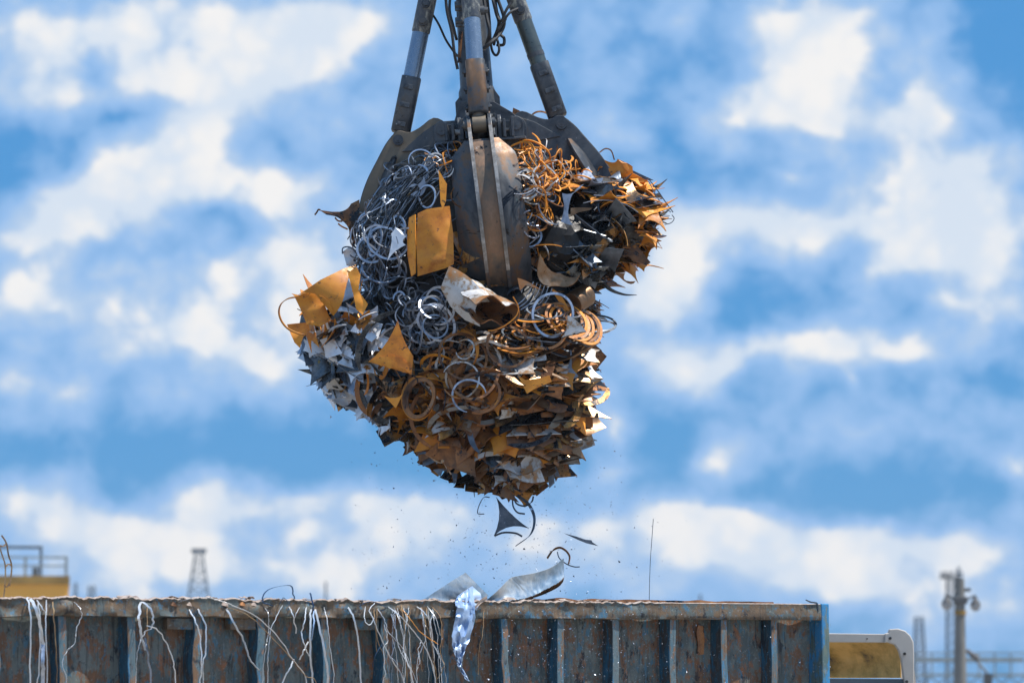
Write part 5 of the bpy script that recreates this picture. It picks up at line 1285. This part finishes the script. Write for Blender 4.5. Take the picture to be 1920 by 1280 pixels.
lattice('radio_mast', 172, 1098, 420, .7, 1.2, 'faint short mast right of the yellow building')
lattice('radio_mast', 142, 1092, 500, .3, .6, 'very faint thin mast touching the yellow building')
lattice('radio_mast', 1723, 1156, 330, .7, 1.6, 'faint lattice mast left of the lamp post')
lattice('radio_mast', 611, 1090, 500, .15, .3, 'hair-thin faint mast behind the straps')
lattice('radio_mast', 1313, 1114, 500, .2, .4, 'hair-thin faint mast above the right half of the rim')
# light mast behind the lamp post
t_ = lattice('floodlight_mast', 1783, 1084, 300, .7, 1.1, 'slender blurred floodlight mast just left of the lamp post', 'floodlight mast')
h = at(1783, 1084, 300).z
def plat(b):
    box(b, -.95, .95, -.5, .5, h, h + .14); box(b, -.95, .95, -.5, -.44, h + .5, h + .58)
    for x in (-.9, -.45, 0, .45, .9): box(b, x - .06, x + .06, -.5, -.42, h, h + .5)
    box(b, .55, .75, -.3, -.1, h, h + 1.0)
part('head_platform', M['tower_steel'], t_, plat)
for x in (-.6, -.1, .5):
    part('floodlight', M['lamp_body'], t_, lambda b: box(b, x - .18, x + .14, -.75, -.52, h + .10, h + .42), bevel=.03)
# lamp post
D = 80; q = at(1795, 1085, D); pt = q.z
lp = empty('lamp_post', (q.x, q.y, 0), 'concrete post with two drop-shaped lamps at the right background', 'lamp post')
S = D / F
xt = at(1800, 1085, D).x - q.x
part('post', M['concrete_pole'], lp, lambda b: tube(b, [(-.01, 0, 0), (xt * .6, 0, pt * .55), (xt, 0, pt)], [.17, .145, .10], 16), smooth=True)
part('collar', M['yellow_dirty'], lp, lambda b: tube(b, [(xt, 0, at(0, 1152, D).z), (xt, 0, at(0, 1144, D).z)], .135, 16), smooth=True)
part('bracket_box', M['lamp_body'], lp, lambda b: (box(b, xt - .15, xt + .15, -.13, .13, at(0,1132,D).z, at(0,1118,D).z), box(b, xt + .1, xt + .17, -.06, .06, at(0,1108,D).z, at(0,1102,D).z)), bevel=.02)
for s, pxl, pyl in ((-1, 1775, 1131), (1, 1829, 1133)):
    lx = at(pxl, pyl, D).x - q.x; lz = at(0, pyl, D).z
    arm = part('lamp_arm', M['lamp_body'], lp, lambda b: tube(b, smooth_path([(xt + s * .09, 0, lz + .02), (xt + s * .2, 0, lz + .14), (lx, 0, lz + .20), (lx, 0, lz + .12)], 6), .022, 8), smooth=True)
    part('lamp_hood', M['lamp_body'], arm, lambda b: tube(b, [(lx, 0, lz + .17), (lx, 0, lz + .12), (lx, 0, lz + .02), (lx, 0, lz)], [.04, .06, .12, .125], 16), smooth=True)
    part('lamp_globe', M['lamp_glass'], arm, lambda b: tube(b, [(lx, 0, lz), (lx, 0, lz - .06), (lx, 0, lz - .12), (lx, 0, lz - .15)], [.118, .115, .08, .02], 16), smooth=True)
# camera on a bracket near the top of the pole
part('camera_ball', M['lamp_body'], lp, lambda b: (tube(b, [(xt + .1, 0, at(0,1106,D).z), (xt + .22, 0, at(0,1105,D).z)], .035, 10), tube(b, [(xt + .2, 0, at(0,1102,D).z), (xt + .2, 0, at(0,1108,D).z)], .05, 10)), smooth=True)
# far gantry with railings, right
g0 = at(1716, 1240, 150); z_a = at(0, 1222, 150).z; z_b = at(0, 1262, 150).z
gt = empty('steel_gantry', (g0.x, g0.y, 0), 'pale blurred steel gantry with railings behind the lamp post', 'gantry')
def gfn(b):
    Lg = 8.5
    box(b, 0, Lg, 0, .25, z_b - .12, z_b); box(b, 0, Lg, 0, .08, z_a - .06, z_a); box(b, 0, Lg * .55, 0, .5, z_a - .42, z_a - .22)
    for k in range(13): box(b, k * .68, k * .68 + .07, 0.01, .07, z_b, z_a - .06)
    for k in range(12): tube(b, [(k * .68, .1, z_b - .12), (k * .68 + .68, .1, z_b - .8)], .03, 4); tube(b, [(k * .68 + .68, .1, z_b - .12), (k * .68, .1, z_b - .8)], .03, 4)
    box(b, 0, Lg, 0, .2, z_b - .95, z_b - .8)
part('deck_railing', M['pale_rail'], gt, gfn)
def gl(b):
    for x in (.2, 2.9, 5.6, 8.2): box(b, x, x + .25, .02, .25, 0, z_b - .96)
part('leg_row', M['pale_rail'], gt, gl)
# floodlight arm on a short mast at the right
m0 = at(1852, 1262, 90)
fm = empty('floodlight_post', (m0.x, m0.y, 0), 'dark slanting floodlight arm on a short post at the right edge', 'floodlight post')
e1 = at(1822, 1228, 90) - Vector((m0.x, m0.y, 0)); e0 = at(1850, 1262, 90) - Vector((m0.x, m0.y, 0))
part('post', M['lamp_body'], fm, lambda b: (tube(b, [(0, 0, 0), (0, 0, e0.z)], .07, 10), box(b, -.1, .1, -.1, .1, e0.z - .35, e0.z)))
part('arm', M['concrete_pole'], fm, lambda b: tube(b, [(0, 0, e0.z), (e1.x, 0, e1.z)], .03, 8))
part('lamp_head', M['lamp_body'], fm, lambda b: tube(b, [(e1.x - .14, 0, e1.z + .14), (e1.x + .16, 0, e1.z - .10)], [.05, .09], 10), smooth=True)

# ------------------------------------------------------------------ truck cab with its roof deflector, beyond the container end
YC = 2.2
def C(px, py, y=YC): return P(px, py, y)
o0 = C(1600, 1290)
cab = empty('truck_cab', (o0.x, YC, 0), 'white truck cab roof with a hollow yellow-stained wind deflector', 'truck cab')
def cl(px, py, y=YC): p = C(px, py, y); return (p.x - o0.x, p.z)
def cabbody(b):
    x0, zt_ = cl(1500, 1295); x1, _ = cl(1712, 1295); box(b, x0, x1, -.1, 2.2, .9, zt_)
part('cab_body', M['cab_white'], cab, cabbody, bevel=.05)
def frame_fn(b):
    outer = [cl(1490,1186), cl(1660,1188)]; 
    prism(b, [cl(1490,1186), cl(1661,1188), cl(1661,1204), cl(1490,1203)], -.05, .0)
part('deflector_rim', M['cab_white'], cab, frame_fn, bevel=.006)
def corner(b):
    out = [(1657,1187),(1664,1186),(1666,1179),(1682,1178),(1695,1182),(1705,1191),(1711,1203),(1712,1225),(1712,1296)]
    inn = [(1696,1296),(1692,1265),(1688,1235),(1683,1218),(1676,1208),(1664,1204),(1657,1204)]
    prism(b, [cl(*p) for p in out + inn], -.075, .02)
part('corner_moulding', M['cab_white'], cab, corner, bevel=.008)
bmc = bmesh.new(); g = []
for j in range(13):
    row = []
    for i in range(17):
        a = i / 16; c_ = j / 12
        x0, z0 = cl(1490 + (1692 - 1490) * a, 1200 + 70 * c_); dep = .05 + .45 * math.sin(math.pi * min(1, (1 - a) * 1.2 + .05) * .5) * (.5 + .5 * math.sin(math.pi * c_ * .9))
        row.append(bmc.verts.new((x0, dep, z0)))
    g.append(row)
for j in range(12):
    for i in range(16): bmc.faces.new((g[j][i], g[j][i+1], g[j+1][i+1], g[j+1][i]))
thicken(bmc, .01)
fin('deflector_panel', bmc, M['cab_inner'], cab, True)
def outer_skin(b):
    a, c2, d2 = cl(1712,1235), cl(1721,1296), cl(1712,1296); prism(b, [a, c2, d2], .03, .9)
part('outer_skin', M['cab_white'], cab, outer_skin)
def roofstrip(b):
    prism(b, [cl(1490,1271), cl(1693,1272), cl(1695,1296), cl(1490,1296)], -.02, .03)
part('roof_strip', M['tower_steel'], cab, roofstrip)
for (a, b_) in ((1667,1196),(1694,1225),(1698,1277),(1624,1197)):
    x_, z_ = cl(a, b_)
    part('bolt', M['black_bolt'], cab, lambda b: tube(b, [(x_, -.09, z_), (x_, -.05, z_)], .012 if a != 1624 else .005, 10))
print('PIECES', counts, 'objects', len(bpy.data.objects))

# ------------------------------------------------------------------ air: far masts fade to blue
hz = bpy.data.materials.new('haze_air'); hz.use_nodes = True; t = NT(hz.node_tree)
ho = t.node('ShaderNodeOutputMaterial'); hv = t.node('ShaderNodeVolumePrincipled', {'Color': (.72, .84, 1, 1), 'Density': 0.0002, 'Anisotropy': 0.2}); t.l.new(hv.outputs[0], ho.inputs['Volume'])
bm = bmesh.new(); box(bm, -220, 220, -40, 620, -1, 34)
tag(fin('haze', bm, hz), kind='stuff')
